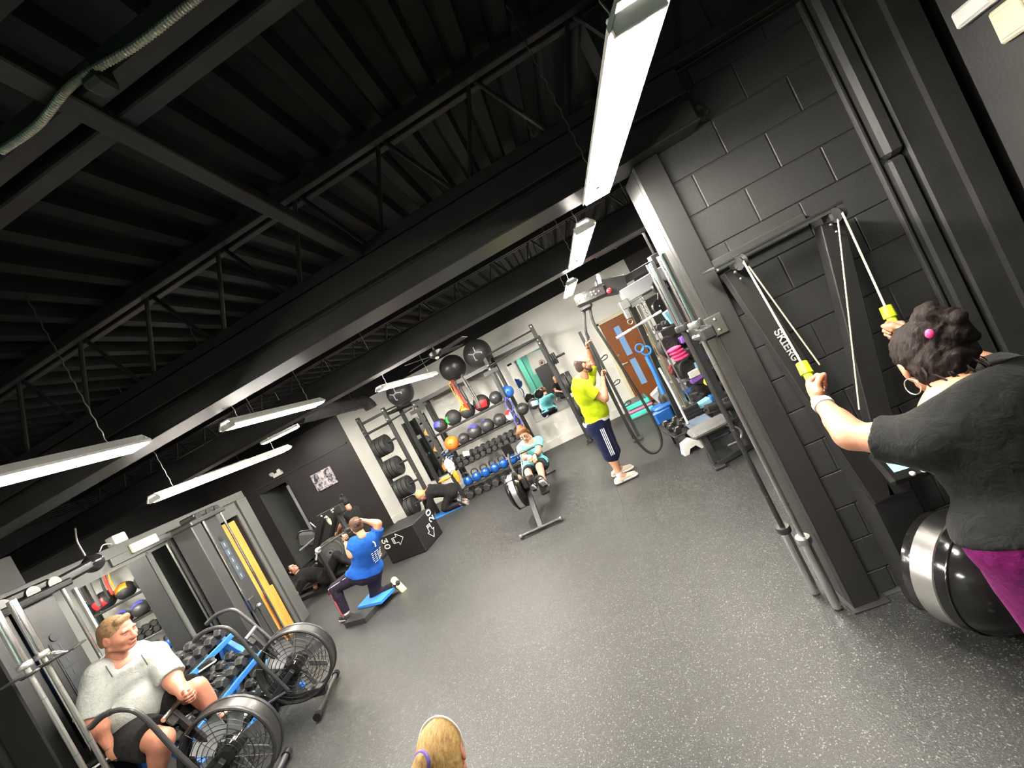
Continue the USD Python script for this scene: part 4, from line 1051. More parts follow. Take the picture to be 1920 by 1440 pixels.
pl = thing('potted_plant', 'small dim plant standing on top of the grey carton', 'plant')
part(pl, 'pot', lathe([(0, 0), (0.04, 0), (0.055, 0.09), (0.05, 0.09), (0.04, 0.02)], P(-0.45, -0.3, 2.595), (0, 0, 1), 16), PLASTIC)
for i in range(7):
    q = i * 0.9
    part(pl, 'leaf', ball(P(-0.45, -0.3, 2.74) + V(0.05 * math.cos(q), 0.05 * math.sin(q), 0.02 * (i % 3)), 0.05, 2, (0.5, 0.25, 1.3)), mat('dull_green_leaf', (0.16, 0.20, 0.06), 0.5), True)
rb_ = single('room_roof', pbox(-2.2, 2.85, -1.6, -0.12, 2.25, 2.29), PLUMPAINT, 'dark flat roof of the small room behind the partition', 'roof', smooth=False)

pd_ = thing('pine_board_stack', 'honey pine boards standing in the doorway beside the cable machine', 'pine boards')
for i, (s0, s1, off, z0, z1) in enumerate(((2.06, 2.235, -0.02, 0.86, 1.95), (2.24, 2.44, -0.015, 0.86, 1.93), (2.20, 2.44, 0.03, 0.06, 0.80))):
    part(pd_, 'plank', pbox(s0, s1, off - 0.03, off, z0 * 0.0 if i < 2 else z0, z1, 0.004), LK('honey_pine'), False)
for i, (a, b) in enumerate((((527, 1150), (549, 1134)), ((533, 1172), (557, 1156)))):
    part(pd_, 'step_board', bar(atz(*a, 0.22 - 0.12 * i), atz(*b, 0.22 - 0.12 * i), 0.08, 0.035), LK('pale_pine'), False)

# ---------------------------------------------------------------- dumbbell rack with blue frame
dr = thing('dumbbell_rack', 'three-tier dumbbell rack with a blue frame in front of the partition', 'dumbbell rack')
S0, S1 = -0.62, 0.50
tiers = ((0.52, 0.94), (0.68, 0.62), (0.84, 0.32))
for s in (S0, S1):
    part(dr, 'end_post', [bar(P(s, 0.46, 0.98), P(s, 0.98, 0.10), 0.07, 0.06, ch=0.005), bar(P(s, 0.50, 0.90), P(s, 0.36, 0.04), 0.05, 0.05), bar(P(s, 0.30, 0.04), P(s, 1.02, 0.04), 0.07, 0.06)], BLUEFRAME, False)
for o, z in tiers:
    part(dr, 'front_rail', bar(P(S0, o + 0.14, z - 0.05), P(S1, o + 0.14, z - 0.05), 0.03, 0.05), BLUEFRAME, False)
    part(dr, 'tray', [bar(P(S0, o - 0.06, z + 0.02), P(S1, o - 0.06, z + 0.02), 0.03, 0.03), bar(P(S0, o + 0.06, z - 0.01), P(S1, o + 0.06, z - 0.01), 0.03, 0.03)], STEEL, False)
rdb = None
tn = ('top', 'middle', 'bottom')
for ti, (o, z) in enumerate(tiers):
    for i in range(7):
        lab = f'black dumbbell on the {tn[ti]} tier of the blue rack, {ORD[i]} from the camera end'
        Rr = np.stack([V(PD[0], PD[1], 0), V(PN[0], PN[1], -0.3) / math.hypot(1, 0.3), np.cross(V(PD[0], PD[1], 0), V(PN[0], PN[1], -0.3) / math.hypot(1, 0.3))], 1)
        c = P(S0 + 0.10 + 0.153 * i, o, z + 0.075)
        if rdb is None:
            rdb = hex_dumbbell('rubber_dumbbell', lab, 0.05, 0.07, 0.12, 'dumbbells on the top tier of the blue rack'); move(rdb, c, R=Rr)
        else:
            dup(rdb, c, label=lab, group=f'dumbbells on the {tn[ti]} tier of the blue rack', R=Rr)

# ---------------------------------------------------------------- left column with two barbells standing by it
lc = struct('wall_pillar_left')
part(lc, 'shaft', box((-5.0, 2.30, 1.33), (0.26, 0.24, 2.66), ch=0.006), BLACKPAINT, False)
part(lc, 'face_board', box((-4.92, 1.98, 1.15), (0.50, 0.06, 2.3), ch=0.004), BLACKPAINT, False)


BL1, BL2 = atc(75, 1222, 2.75)[:2], atc(42, 1240, 2.62)[:2]


def barbell(label, x, y, m=BRUSHED, z=0.0):
    t = thing('barbell', label, 'barbell', 'barbells standing on end', (x, y, z))
    part(t, 'shaft', tube([(0, 0, 0.44), (0, 0, 1.75)], 0.0145, 12), m)
    for a, b in ((0.012, 0.42), (1.78, 2.18)):
        part(t, 'sleeve', lathe([(0, a), (0.023, a), (0.0255, a + 0.004), (0.0255, b - 0.004), (0.023, b), (0, b)], (0, 0, 0), (0, 0, 1), 20), CHROME)
    for a in (0.42, 1.745):
        part(t, 'collar', lathe([(0, a), (0.036, a), (0.039, a + 0.006), (0.039, a + 0.03), (0.036, a + 0.036), (0, a + 0.036)], (0, 0, 0), (0, 0, 1), 20), m)
    part(t, 'knurl_ring', [ring((0, 0, z_), (0, 0, 1), 0.0148, 0.001, 16, 4) for z_ in (0.66, 1.1, 1.52)], STEEL)
    return t


barbell('chrome barbell on end at the left edge, nearer the grey shirted man', *BL1)
barbell('chrome barbell on end at the left edge, cut by the frame', *BL2)
hl = thing('barbell_holder', 'black bracket holding the two barbells at the left edge', 'barbell holder')
part(hl, 'shelf', box(((BL1 + BL2)[0] / 2 - 0.06, (BL1 + BL2)[1] / 2 + 0.06, 1.70), (0.40, 0.16, 0.012), rotm(0.6, [0, 0, 1])[:3, :3], 0.003), STEEL, False)
for x, y in (BL1, BL2):
    part(hl, 'ring', ring((x, y, 1.70), (0, 0, 1), 0.036, 0.012, 20, 6), STEEL)
part(hl, 'spring_clip', ring((BL1[0] + 0.10, BL1[1] + 0.03, 1.72), (0.3, 0.5, 0.8), 0.05, 0.007, 20, 6), BRUSHED)
bp = single('bench_backrest', box(atc(108, 1245, 3.1) - V(0.12, 0.1, 0.02), (0.05, 0.30, 0.62), rotm(0.35, [0, 0, 1])[:3, :3], 0.015), BLUEFOAM, 'bright blue upright foam pad behind the barbells at the left', 'foam pad', smooth=False)

# ---------------------------------------------------------------- right: barbells on the box column
barbell('long chrome barbell standing on end in front of the box column', 0.655, 2.345)
barbell('dark barbell standing on end behind the chrome one at the box column', 0.625, 2.50, STEEL, -0.0)
hl = thing('barbell_holder', 'clear plastic and steel clip holding the barbells to the box column', 'barbell holder')
part(hl, 'clamp_block', [box((0.672, 2.405, 1.70), (0.07, 0.30, 0.07), ch=0.01)], STEEL, False)
part(hl, 'clip_ring', ring((0.655, 2.345, 1.70), (0, 0, 1), 0.034, 0.013, 20, 6), BRUSHED)
part(hl, 'back_tab', box((0.73, 2.294, 1.715), (0.09, 0.012, 0.11), ch=0.003), BRUSHED, False)
for dz in (-0.03, 0.03):
    part(hl, 'screw', ball((0.735, 2.286, 1.715 + dz), 0.009, 1), BRUSHED)

# ---------------------------------------------------------------- ski machine on the block wall
sk = thing('ski_machine', 'black wall ski machine with two cord arms on the block wall', 'ski machine')
YS = 2.10
tl, tr = at(1383, 494, YS), at(1562, 405, YS)
d = tr - tl
l2 = at(1660, 930, YS + 0.02); r2 = at(1612, 800, YS + 0.02)
l2 = V(1.005, YS + 0.05, 0.62); r2 = V(1.075, YS + 0.05, 0.62)
part(sk, 'top_shelf', [box((tl + tr) / 2 + V(-0.035, 0.05, 0.035), (0.60, 0.16, 0.012), None, 0.002)], STEEL, False)
part(sk, 'shelf_lip', bar(tl + V(-0.1, -0.02, 0.02), tr + V(-0.01, -0.02, 0.03), 0.012, 0.022), BRUSHED, False)
part(sk, 'wall_plate', [box((1.09, 2.325, 1.99), (0.50, 0.04, 0.07), ch=0.006)], BLACKPAINT, False)
for i, (a, b) in enumerate(((tl + V(-0.015, 0.05, -0.01), l2), (tr + V(-0.0, 0.05, -0.02), r2))):
    part(sk, 'arm', bar(a, b, 0.06, 0.10, up=(1, 0, 0), ch=0.004), STEEL, False)
for q in (tl, tr):
    part(sk, 'pulley', lathe([(0, -0.014), (0.034, -0.014), (0.026, 0), (0.034, 0.014), (0, 0.014)], q + V(0.0, -0.03, 0), (1, 0.3, 0), 22), PLASTIC)
    part(sk, 'pulley_bracket', [box(q + V(0.0, 0.01, 0.0), (0.05, 0.07, 0.05), None, 0.008)], STEELG, False)
    part(sk, 'screw', [ball(q + V(-0.03, -0.01, -0.03), 0.008, 1), ball(q + V(-0.02, -0.01, -0.07), 0.008, 1)], BRUSHED)
part(sk, 'lower_mast', box((1.05, YS + 0.10, 0.48), (0.22, 0.12, 0.94), ch=0.02), STEEL, False)
dc = V(1.13, 1.95, 0.275)
dax = V(0.42, -1, 0.0); dax /= np.linalg.norm(dax)
part(sk, 'fan_housing', lathe([(0, 0.17), (0.12, 0.165), (0.19, 0.13), (0.235, 0.06), (0.25, 0.0), (0.25, -0.10), (0.24, -0.14), (0, -0.15)], dc, dax, 44), GLOSSBLACK)
part(sk, 'perforated_band', lathe([(0.2495, -0.10), (0.2545, -0.095), (0.2545, -0.015), (0.2495, -0.01)], dc, dax, 48), BRUSHED, label='pale perforated band')
part(sk, 'housing_ridge', [ring(dc + dax * q, dax, r, 0.005, 40, 6) for q, r in ((0.03, 0.245), (0.165, 0.12))], GLOSSBLACK)
part(sk, 'damper_lever', [box(dc + V(0.02, -0.02, 0.26), (0.10, 0.06, 0.05), None, 0.012)], GREYVINYL, False)
mo = at(1692, 868, 1.93)
mR = frame(V(0.93, 0.05, -0.12), (0.0, -0.75, 0.65))
part(sk, 'monitor_case', box(mo, (0.19, 0.15, 0.035), mR, 0.012), GLOSSBLACK, False)
sn = mR[:, 2] if mR[:, 2] @ (EYE - mo) > 0 else -mR[:, 2]
part(sk, 'screen', box(mo + sn * 0.019 + mR[:, 1] * 0.012 * (1 if mR[2, 1] > 0 else -1), (0.13, 0.085, 0.003), mR), LK('screen'), False)
dn = -mR[:, 1] if mR[2, 1] > 0 else mR[:, 1]
part(sk, 'button', [ball(mo + sn * 0.018 + dn * 0.055 + mR[:, 0] * q, 0.011, 2) for q in (-0.01, 0.035)], WHITEPLASTIC)
part(sk, 'monitor_arm', tube([mo - sn * 0.02, V(1.06, YS + 0.05, 0.80)], 0.018, 8), PLASTIC)
ld = l2 - (tl + V(-0.015, 0.05, -0.01)); ld /= np.linalg.norm(ld)
tn_ = np.cross(ld, V(0, -1, 0)); tn_ /= np.linalg.norm(tn_)
fn = np.cross(tn_, ld)
tm = meshkit.text_mesh('SKIERG', 0.034, 0.002, True)
tm.apply_translation([-tm.bounds[:, 0].mean(), -tm.bounds[:, 1].mean(), 0])
T = np.eye(4); e1 = ld; e3 = V(0, -1, 0); e3 = e3 - ld * (e3 @ ld); e3 /= np.linalg.norm(e3); e2 = np.cross(e3, e1)
T[:3, 0], T[:3, 1], T[:3, 2], T[:3, 3] = e1, e2, e3, tl + V(-0.015, 0.05, -0.01) + ld * 0.44 + e3 * 0.051
tm.apply_transform(T)
part(sk, 'lettering', tm, GREYPRINT, False)
SKL, SKR = tl + V(0, -0.06, 0), tr + V(0, -0.06, 0)           # where the cords leave the pulleys
part(sk, 'return_cord', tube([tl + V(0.02, -0.035, -0.02), at(1537, 684, YS - 0.02)], 0.0035, 6), CORD)
part(sk, 'return_cord', tube([tr + V(-0.01, -0.035, -0.02), at(1611, 768, YS - 0.02)], 0.0035, 6), CORD)

for lab, q, s, m in (('cream box high on the right side wall near the frame corner', V(1.985, 1.86, 2.30), (0.03, 0.13, 0.13), CREAMPLASTIC), ('white wall light fitting cut off by the top right corner', V(1.98, 1.94, 2.42), (0.05, 0.16, 0.07), WHITEPLASTIC)):
    t = thing('wall_box', lab, 'wall box')
    part(t, 'case', box(q, s, None, 0.008), m, False)
    part(t, 'cover', box(q - V(s[0] / 2 + 0.002, 0, 0), (0.006, s[1] * 0.75, s[2] * 0.75), None, 0.002), m, False)

# ---------------------------------------------------------------- rope trainer
rp = thing('rope_trainer', 'black overhead rope trainer with a long loop of rope above the man in lime', 'rope trainer')
YT = 5.6
hA, hB = at(1092, 562, YT), at(1158, 533, YT)
hd_ = (hB - hA) / np.linalg.norm(hB - hA)
part(rp, 'drive_housing', bar(hA - hd_ * 0.1, hA + hd_ * 0.33, 0.20, 0.17, ch=0.035), PLASTIC, False)
part(rp, 'rope_guide', box(hA + V(0.0, 0, -0.11), (0.17, 0.14, 0.09), None, 0.03), PLASTIC, False)
part(rp, 'motor_box', bar(hA + hd_ * 0.22 + V(0, 0.05, 0.05), hB + hd_ * 0.10 + V(0, 0.05, -0.03), 0.22, 0.22, ch=0.01), STEEL, False)
for u, w in ((-0.05, 0.0), (0.06, 0.02), (0.13, 0.035), (0.13, 0.0), (0.17, 0.03), (0.18, -0.01), (0.23, 0.01)):
    part(rp, 'bolt', ball(hA + hd_ * u + V(0, -0.10, w), 0.014, 1), BRUSHED)
part(rp, 'warning_label', box(hA + hd_ * 0.30 + V(0, -0.07, 0.16), (0.05, 0.006, 0.13), rotm(0.2, [0, 1, 0])[:3, :3]), WHITEPLASTIC, False)
part(rp, 'red_knob', ball(hA + hd_ * 0.34 + V(0, -0.12, -0.04), 0.035, 2), REDVINYL)
part(rp, 'support_arm', [bar(hB + V(0.0, 0.05, 0), V(1.42, YT + 0.05, 2.38), 0.08, 0.10), bar(V(1.42, YT + 0.05, 2.42), V(1.42, YT + 0.05, 0.0), 0.08)], STEEL, False)
part(rp, 'floor_plate', box((1.42, YT + 0.05, 0.012), (0.36, 0.36, 0.024), ch=0.004), STEEL, False)
loop = [hA + V(-0.03, 0, -0.1), at(1101, 632, YT), at(1130, 700, YT), at(1165, 775, YT), at(1190, 820, YT), at(1212, 845, YT), at(1229, 848, YT), at(1240, 832, YT), at(1232, 800, YT), at(1195, 735, YT), at(1140, 648, YT), at(1113, 605, YT), hA + V(0.05, 0, -0.1)]
part(rp, 'rope', tube(smooth_path(loop, 8), 0.019, 10), ROPE)

ms = thing('bar_rack', 'two slim black posts with loop hooks standing before the white wall', 'bar rack')
for x, pt, pb_ in ((0.27, (1084, 605), 0), (0.36, (1098, 612), 0)):
    part(ms, 'post', bar((x, 7.0, 0), (x, 7.0, 1.95 + (0.02 if x > 0.3 else 0.1)), 0.05), STEEL, False)
    part(ms, 'foot', box((x, 7.0, 0.02), (0.07, 0.34, 0.04), ch=0.006), STEEL, False)
for z in (1.48, 1.02, 0.62):
    part(ms, 'hook', tube(smooth_path([(0.38, 6.99, z), (0.46, 6.98, z + 0.03), (0.50, 6.98, z + 0.01), (0.47, 6.98, z - 0.03), (0.38, 6.99, z - 0.04)], 4), 0.009, 7), STEEL)

# ---------------------------------------------------------------- lat pulldown machine
YL = 5.55
lt = thing('lat_pulldown_machine', 'lat pulldown machine with a pale grey head box beside the box column', 'lat pulldown machine')
h0, h1 = at(1168, 562, YL), at(1246, 540, YL)
part(lt, 'head_box', [bar(V(h0[0], YL, 2.17), V(1.50, YL, 2.20), 0.20, 0.19, ch=0.01)], GREYSTEEL, False)
part(lt, 'under_channel', bar(V(h0[0] + 0.05, YL, 2.03), V(1.45, YL, 2.05), 0.14, 0.07, ch=0.006), BRUSHED, False)
part(lt, 'head_bracket', [box((h0[0] - 0.02, YL - 0.02, 2.08), (0.12, 0.18, 0.12), None, 0.008), box((h0[0] - 0.04, YL - 0.05, 1.97), (0.07, 0.1, 0.16), None, 0.01)], BRUSHED, False)
part(lt, 'carabiner', ring((h0[0] - 0.05, YL - 0.05, 1.85), (0, 1, 0), 0.03, 0.006, 18, 6), BRUSHED)
part(lt, 'front_post', bar((0.96, YL + 0.05, 2.05), (0.90, YL + 0.35, 0.0), 0.07, 0.07), STEEL, False)
part(lt, 'rear_post', bar((1.46, YL + 0.1, 2.1), (1.46, YL + 0.1, 0.0), 0.09), STEELG, False)
for x in (1.01, 1.10):
    part(lt, 'guide_rod', tube([(x, YL + 0.12, 0.1), (x, YL + 0.12, 2.03)], 0.012, 8), mat('brass_rod', (0.72, 0.56, 0.28), 0.3, 0.9) if x < 1.05 else BRUSHED)
for q in (V(1.33, YL - 0.14, 2.09), V(1.22, YL - 0.14, 1.86)):
    part(lt, 'pulley', lathe([(0, -0.025), (0.085, -0.025), (0.075, 0), (0.085, 0.025), (0, 0.025)], q, (0.3, -1, 0), 24), PLASTIC)
    part(lt, 'pulley_bolt', ball(q - V(-0.01, 0.03, 0), 0.014, 1), BRUSHED)
part(lt, 'pulley_strap', bar((1.22, YL - 0.12, 1.86), (1.32, YL - 0.12, 2.09), 0.04, 0.012), STEELG, False)
part(lt, 'base', [bar((0.8, YL + 0.25, 0.03), (1.5, YL + 0.25, 0.03), 0.07, 0.06), bar((1.46, YL - 0.3, 0.03), (1.46, YL + 0.5, 0.03), 0.07, 0.06)], STEEL, False)
part(lt, 'weight_plate_stack', [box((1.055, YL + 0.12, 0.12 + 0.05 * i), (0.20, 0.12, 0.045), ch=0.003) for i in range(8)], STEEL, False, kind='stuff')
lb = thing('lat_bar', 'white lat pulldown bar hanging aslant on a short chain', 'lat bar', None)
bL, bR = at(1156, 634, YL - 0.25), at(1240, 583, YL - 0.25)
bm_ = (bL + bR) / 2
part(lb, 'bar', tube([bL, bL + (bR - bL) * 0.3, bR], 0.014, 10), WHITEPLASTIC)
for a, b in ((0, 0.32), (0.55, 0.78), (0.86, 1.0)):
    part(lb, 'grip', tube([bL + (bR - bL) * a, bL + (bR - bL) * b], 0.0185, 10), WHITEPLASTIC)
hk0 = bL + (bR - bL) * 0.74
for i in range(6):
    part(lb, 'chain_link', ring(hk0 + V(0.01 * i, 0.018 * i, 0.03 + 0.045 * i), (i % 2, 1 - i % 2, 0.2), 0.018, 0.004, 12, 5), BRUSHED)
bb_ = thing('hanging_band', 'long blue resistance band hung on the lat machine post', 'resistance band')
c = [at(1200, 655, 5.4), at(1212, 668, 5.4), at(1228, 700, 5.4), at(1244, 738, 5.4)]
part(bb_, 'strap', tube(smooth_path([c[1], (c[1] + c[2]) / 2, c[2], c[3]], 5), 0.028, 8), BLUEFOAM)
part(bb_, 'loop', [ring(c[0] + V(0.0, -0.02, 0.02), (0.2, 1, 0), 0.05, 0.011, 20, 6), ring(c[0] + V(0.06, -0.02, -0.05), (0.4, 1, 0), 0.055, 0.014, 20, 6)], BLUEFOAM)
sd_ = thing('support_rod', 'slim white rod running down before the storage shelves', 'rod')
part(sd_, 'tube', tube([at(1236, 690, 5.3), at(1262, 738, 5.3), at(1290, 795, 5.3)], 0.014, 8), WHITEPLASTIC)
part(sd_, 'foot_collar', ring(at(1290, 795, 5.3), at(1290, 795, 5.3) - at(1262, 738, 5.3), 0.016, 0.005, 14, 5), STEEL)

# ---------------------------------------------------------------- storage shelves with odds and ends
ss = thing('storage_shelves', 'silver shelving loaded with gym gear behind the box column', 'shelving')
X0, X1, Y0, Y1 = 1.12, 2.02, 6.1, 6.55
for x in (X0, X1):
    for y in (Y0, Y1):
        part(ss, 'post', box((x, y, 1.0), (0.05, 0.05, 2.0), ch=0.005), BRUSHED if y == Y0 else GREYSTEEL, False)
zs = (0.30, 0.72, 1.12, 1.52)
for z in zs:
    part(ss, 'shelf_board', box(((X0 + X1) / 2, (Y0 + Y1) / 2, z), (X1 - X0, Y1 - Y0, 0.025), ch=0.004), GREYSTEEL, False)


def lump(name, c, s, m, label, cat_, seed=0, n=0.25, group=None):
    q = ball((0, 0, 0), 1, 3)
    q.vertices = q.vertices + n * (meshkit.noise(q.vertices * 2.2 + seed)[:, None] - 0.5) * q.vertices
    q.vertices = q.vertices * s; q.apply_translation(V(c[0], c[1], c[2]))
    return single(name, q, m, label, cat_, group, smooth=True)


def roll(name, c, r, w, m, label, cat_):
    t = thing(name, label, cat_)
    part(t, 'roll', lathe([(0, -w / 2), (r - 0.01, -w / 2), (r, -w / 2 + 0.01), (r, w / 2 - 0.01), (r - 0.01, w / 2), (0, w / 2)], c, (0.35, -1, 0.1), 28), m)
    part(t, 'spiral', [ring(np.asarray(c) + V(0.35, -1, 0.1) / math.hypot(0.35, 1) * w / 2, (0.35, -1, 0.1), r * q, 0.004, 24, 5) for q in (0.3, 0.55, 0.8)], m)
    return t


pk = thing('foam_pad_roll', 'hot pink rolled foam pad hung at the shelf front', 'foam pad')
pc_ = at(1268, 663, 5.9)
for i in range(4):
    part(pk, 'fold', ball(pc_ + V(0.012 * i, 0, 0.07 - 0.05 * i), 1, 2, (0.105, 0.08, 0.034)), HOTPINK, True)
roll('foam_roller', (1.22, 6.12, 1.28), 0.14, 0.2, RUBBER, 'black foam roller end-on at the left of the third shelf', 'foam roller')
roll('foam_roller', (1.30, 6.1, 0.88), 0.13, 0.2, RUBBER, 'black foam roller end-on at the left of the second shelf', 'foam roller')
for i, (px, py, y, s, m, lab, ct) in enumerate((
        (1261, 590, 6.06, (0.10, 0.05, 0.10), PALEBLUE, 'pale blue block on the top shelf', 'block'),
        (1285, 634, 6.06, (0.08, 0.06, 0.05), PURPLE, 'small violet foam block on the third shelf', 'foam block'),
        (1313, 685, 6.06, (0.08, 0.06, 0.06), PALEBLUE, 'pale blue foam block low on the shelves', 'foam block'),
        (1306, 709, 6.06, (0.10, 0.06, 0.035), PURPLE, 'purple folded band near the yellow ball', 'foam block'),
        (1300, 700, 6.02, (0.08, 0.05, 0.05), WHITEPLASTIC, 'white carton beside the purple band', 'carton'),
        (1340, 745, 6.0, (0.07, 0.06, 0.05), BLUEFOAM, 'bright blue strap bundle behind the rollers', 'strap'),
        (1320, 755, 5.8, (0.09, 0.07, 0.04), PALEBLUE, 'sky blue tray behind the decline bench', 'tray'))):
    q = at(px, py, y)
    t = thing('gear_' + ct.replace(' ', '_') if False else ct.replace(' ', '_'), lab, ct)
    part(t, 'body', box(q, 2 * np.array(s), rotm(0.15 * (i % 3 - 1), [0, 1, 0])[:3, :3], 0.012), m, False)
    part(t, 'band', box(q - V(0, s[1] + 0.001, 0), (2 * s[0] * 0.9, 0.004, 0.012)), m, False)
lump('spiky_ball', at(1328, 715, 5.9), (0.062, 0.062, 0.062), YELLOW, 'bright yellow ball low at the shelf front', 'ball', 3, 0.1)
for i, (x, z, s, m, lab) in enumerate(((1.45, 1.25, (0.14, 0.12, 0.11), RUBBER, 'black gear bag in the middle of the third shelf'), (1.72, 1.27, (0.12, 0.12, 0.12), GREYVINYL, 'grey gear bag at the right of the third shelf'), (1.5, 0.86, (0.15, 0.12, 0.12), RUBBER, 'black gear bag on the second shelf'), (1.8, 0.86, (0.12, 0.12, 0.11), PURPLE, 'purple gear bag on the second shelf'), (1.4, 0.43, (0.16, 0.13, 0.12), RUBBER, 'black gear bag on the lowest shelf'), (1.75, 0.43, (0.15, 0.13, 0.12), STEELG, 'charcoal gear bag on the lowest shelf'))):
    lump('gear_bag', (x, 6.28, z), s, m, lab, 'bag', i, 0.5)
sk2 = None
for i in range(4):
    t = hex_dumbbell('studio_dumbbell', f'small black dumbbell, {ORD[i]} from the left on the top shelf', 0.05, 0.06, 0.10, 'small dumbbells on the top shelf')
    move(t, (1.24 + 0.13 * i, 6.16, 1.58), 0.1)
lump('gear_heap', (1.02, 6.75, 0.33), (0.12, 0.14, 0.32), RUBBER, 'dark heap of bags on the floor beside the brown door', 'bag heap', 8, 0.7)
lump('gear_heap', (1.16, 7.6, 0.2), (0.30, 0.28, 0.2), STEEL, 'low dark heap of gear before the brown door', 'bag heap', 9, 0.7)
lump('red_pouch', at(1260, 693, 6.05), (0.045, 0.04, 0.07), mat('maroon_cloth', (0.16, 0.02, 0.03), 0.8), 'small maroon pouch hanging behind the white rod', 'pouch', 4, 0.4)
wg = thing('wall_lamp', 'white fronted speaker high on the dark wall by the box column', 'speaker')
q = at(1226, 491, 6.2)
part(wg, 'case', box(q + V(0.06, 0.05, 0.02), (0.16, 0.12, 0.16), None, 0.01), PLASTIC, False)
part(wg, 'white_front', box(q + V(-0.04, -0.02, 0.0), (0.05, 0.03, 0.18), None, 0.006), WHITEPLASTIC, False)
part(wg, 'wall_bracket', bar(q + V(0.06, 0.05, 0.09), V(q[0] + 0.06, 6.25, ZD), 0.03), STEEL, False)

# step platforms stacked by the door
for i, (m, lab, z, w) in enumerate(((TEALPLASTIC, 'teal aerobic step at the bottom of the stack by the door', 0.0, 0.50), (PINKPLASTIC, 'pink aerobic step in the middle of the stack by the door', 0.115, 0.52), (TEALPLASTIC, 'teal aerobic step with grey top on the stack by the door', 0.18, 0.48))):
    t = thing('aerobic_step', lab, 'aerobic step', 'aerobic steps by the door')
    h = 0.11 if i != 1 else 0.06
    c = V(0.72, 8.62, z)
    R_ = rotm(-0.05, [0, 0, 1])[:3, :3]
    part(t, 'platform', box(c + V(0, 0, h / 2), (w, 0.62, h), R_, 0.03), m, False)
    part(t, 'top_mat', box(c + V(0, 0, h + 0.004), (w - 0.1, 0.52, 0.012), R_, 0.004), GREYVINYL, False)
    if i == 0:
        part(t, 'base_rim', box(c + V(0, 0, 0.012), (w + 0.04, 0.66, 0.024), R_, 0.008), GREYVINYL, False)

# ---------------------------------------------------------------- benches
bc = thing('decline_bench', 'black decline bench with two leg rollers beside the box column', 'bench')
part(bc, 'seat_pad', box((0.98, 4.78, 0.42), (0.46, 0.28, 0.08), rotm(-0.04, [0, 1, 0])[:3, :3], 0.03), GREYVINYL, False)
part(bc, 'base_frame', [bar((0.86, 4.68, 0.04), (1.30, 4.78, 0.04), 0.07, 0.06), bar((0.86, 4.70, 0.05), (0.86, 4.73, 0.38), 0.07), bar((1.30, 4.80, 0.05), (1.28, 4.84, 0.62), 0.06), bar((0.9, 4.75, 0.32), (1.3, 4.82, 0.36), 0.06)], STEELG, False)
part(bc, 'rubber_foot', box((0.86, 4.66, 0.015), (0.12, 0.14, 0.03), ch=0.006), RUBBER, False)
part(bc, 'pad_hoop', tube(smooth_path([(1.12, 4.66, 0.40), (1.22, 4.64, 0.30), (1.18, 4.64, 0.2), (1.04, 4.66, 0.18)], 5), 0.012, 7), BRUSHED)
for a, b in (((1.03, 4.74, 0.62), (1.14, 4.76, 0.60)), ((1.18, 4.76, 0.56), (1.31, 4.79, 0.53))):
    part(bc, 'leg_roller', [cyl(a, b, 0.052, 20)], VINYL)
part(bc, 'roller_axle', tube([(1.0, 4.735, 0.625), (1.35, 4.80, 0.52)], 0.014, 8), STEEL)
part(bc, 'backrest', box((1.02, 5.15, 0.30), (0.30, 0.70, 0.07), rotm(0.12, [1, 0, 0])[:3, :3], 0.03), mat('slate_vinyl', (0.10, 0.13, 0.19), 0.4), False)
wp = thing('plastic_stand', 'small white plastic arched stand on the floor by the decline bench', 'stand')
c = atz(1300, 846)
part(wp, 'arch', extr([(-0.14, 0), (-0.10, 0.14), (0.02, 0.17), (0.14, 0.08), (0.15, 0.0), (0.09, 0.0), (0.04, 0.07), (-0.04, 0.06), (-0.08, 0.0)], c + V(0, 0.1, 0), V(1, 0.1, 0) / math.hypot(1, 0.1), (0, 0, 1), 0.14), WHITEPLASTIC, False)
part(wp, 'slot', box(c + V(-0.09, -0.042, 0.07), (0.03, 0.006, 0.07), rotm(0.3, [0, 1, 0])[:3, :3]), STEEL, False)
dk = thing('kettle_stand', 'low black stand holding the chrome-handled dumbbells', 'stand')
part(dk, 'top_tray', box((0.96, 5.75, 0.24), (0.62, 0.52, 0.03), rotm(0.1, [0, 0, 1])[:3, :3], 0.006), STEEL, False)
for x, y in ((0.70, 5.55), (0.72, 5.98), (1.22, 5.55), (1.2, 5.98)):
    part(dk, 'leg', box((x, y, 0.12), (0.04, 0.04, 0.24)), STEEL, False)
cd = hex_dumbbell('chrome_dumbbell', 'chrome-handled dumbbell first from the left in the front row on the low stand', 0.055, 0.07, 0.14, 'chrome-handled dumbbells on the low stand', PLASTIC, CHROME)
move(cd, (0.74, 5.62, 0.31), 0.2)
for r in range(2):
    for i in range(4):
        if r or i:
            dup(cd, (0.74 + 0.145 * i, 5.62 + 0.28 * r, 0.31), 0.2, label=f'chrome-handled dumbbell {ORD[i]} from the left in the {"front" if r == 0 else "back"} row on the low stand')
b2_ = thing('flat_bench', 'flat bench with a bright blue pad beyond the dumbbell stand', 'bench')
part(b2_, 'pad', box((1.12, 6.72, 0.40), (0.80, 0.28, 0.07), rotm(0.12, [0, 0, 1])[:3, :3], 0.025), BLUEVINYL, False)
part(b2_, 'end_pad', box((0.82, 6.58, 0.28), (0.30, 0.10, 0.22), rotm(0.12, [0, 0, 1])[:3, :3], 0.03), BLUEVINYL, False)
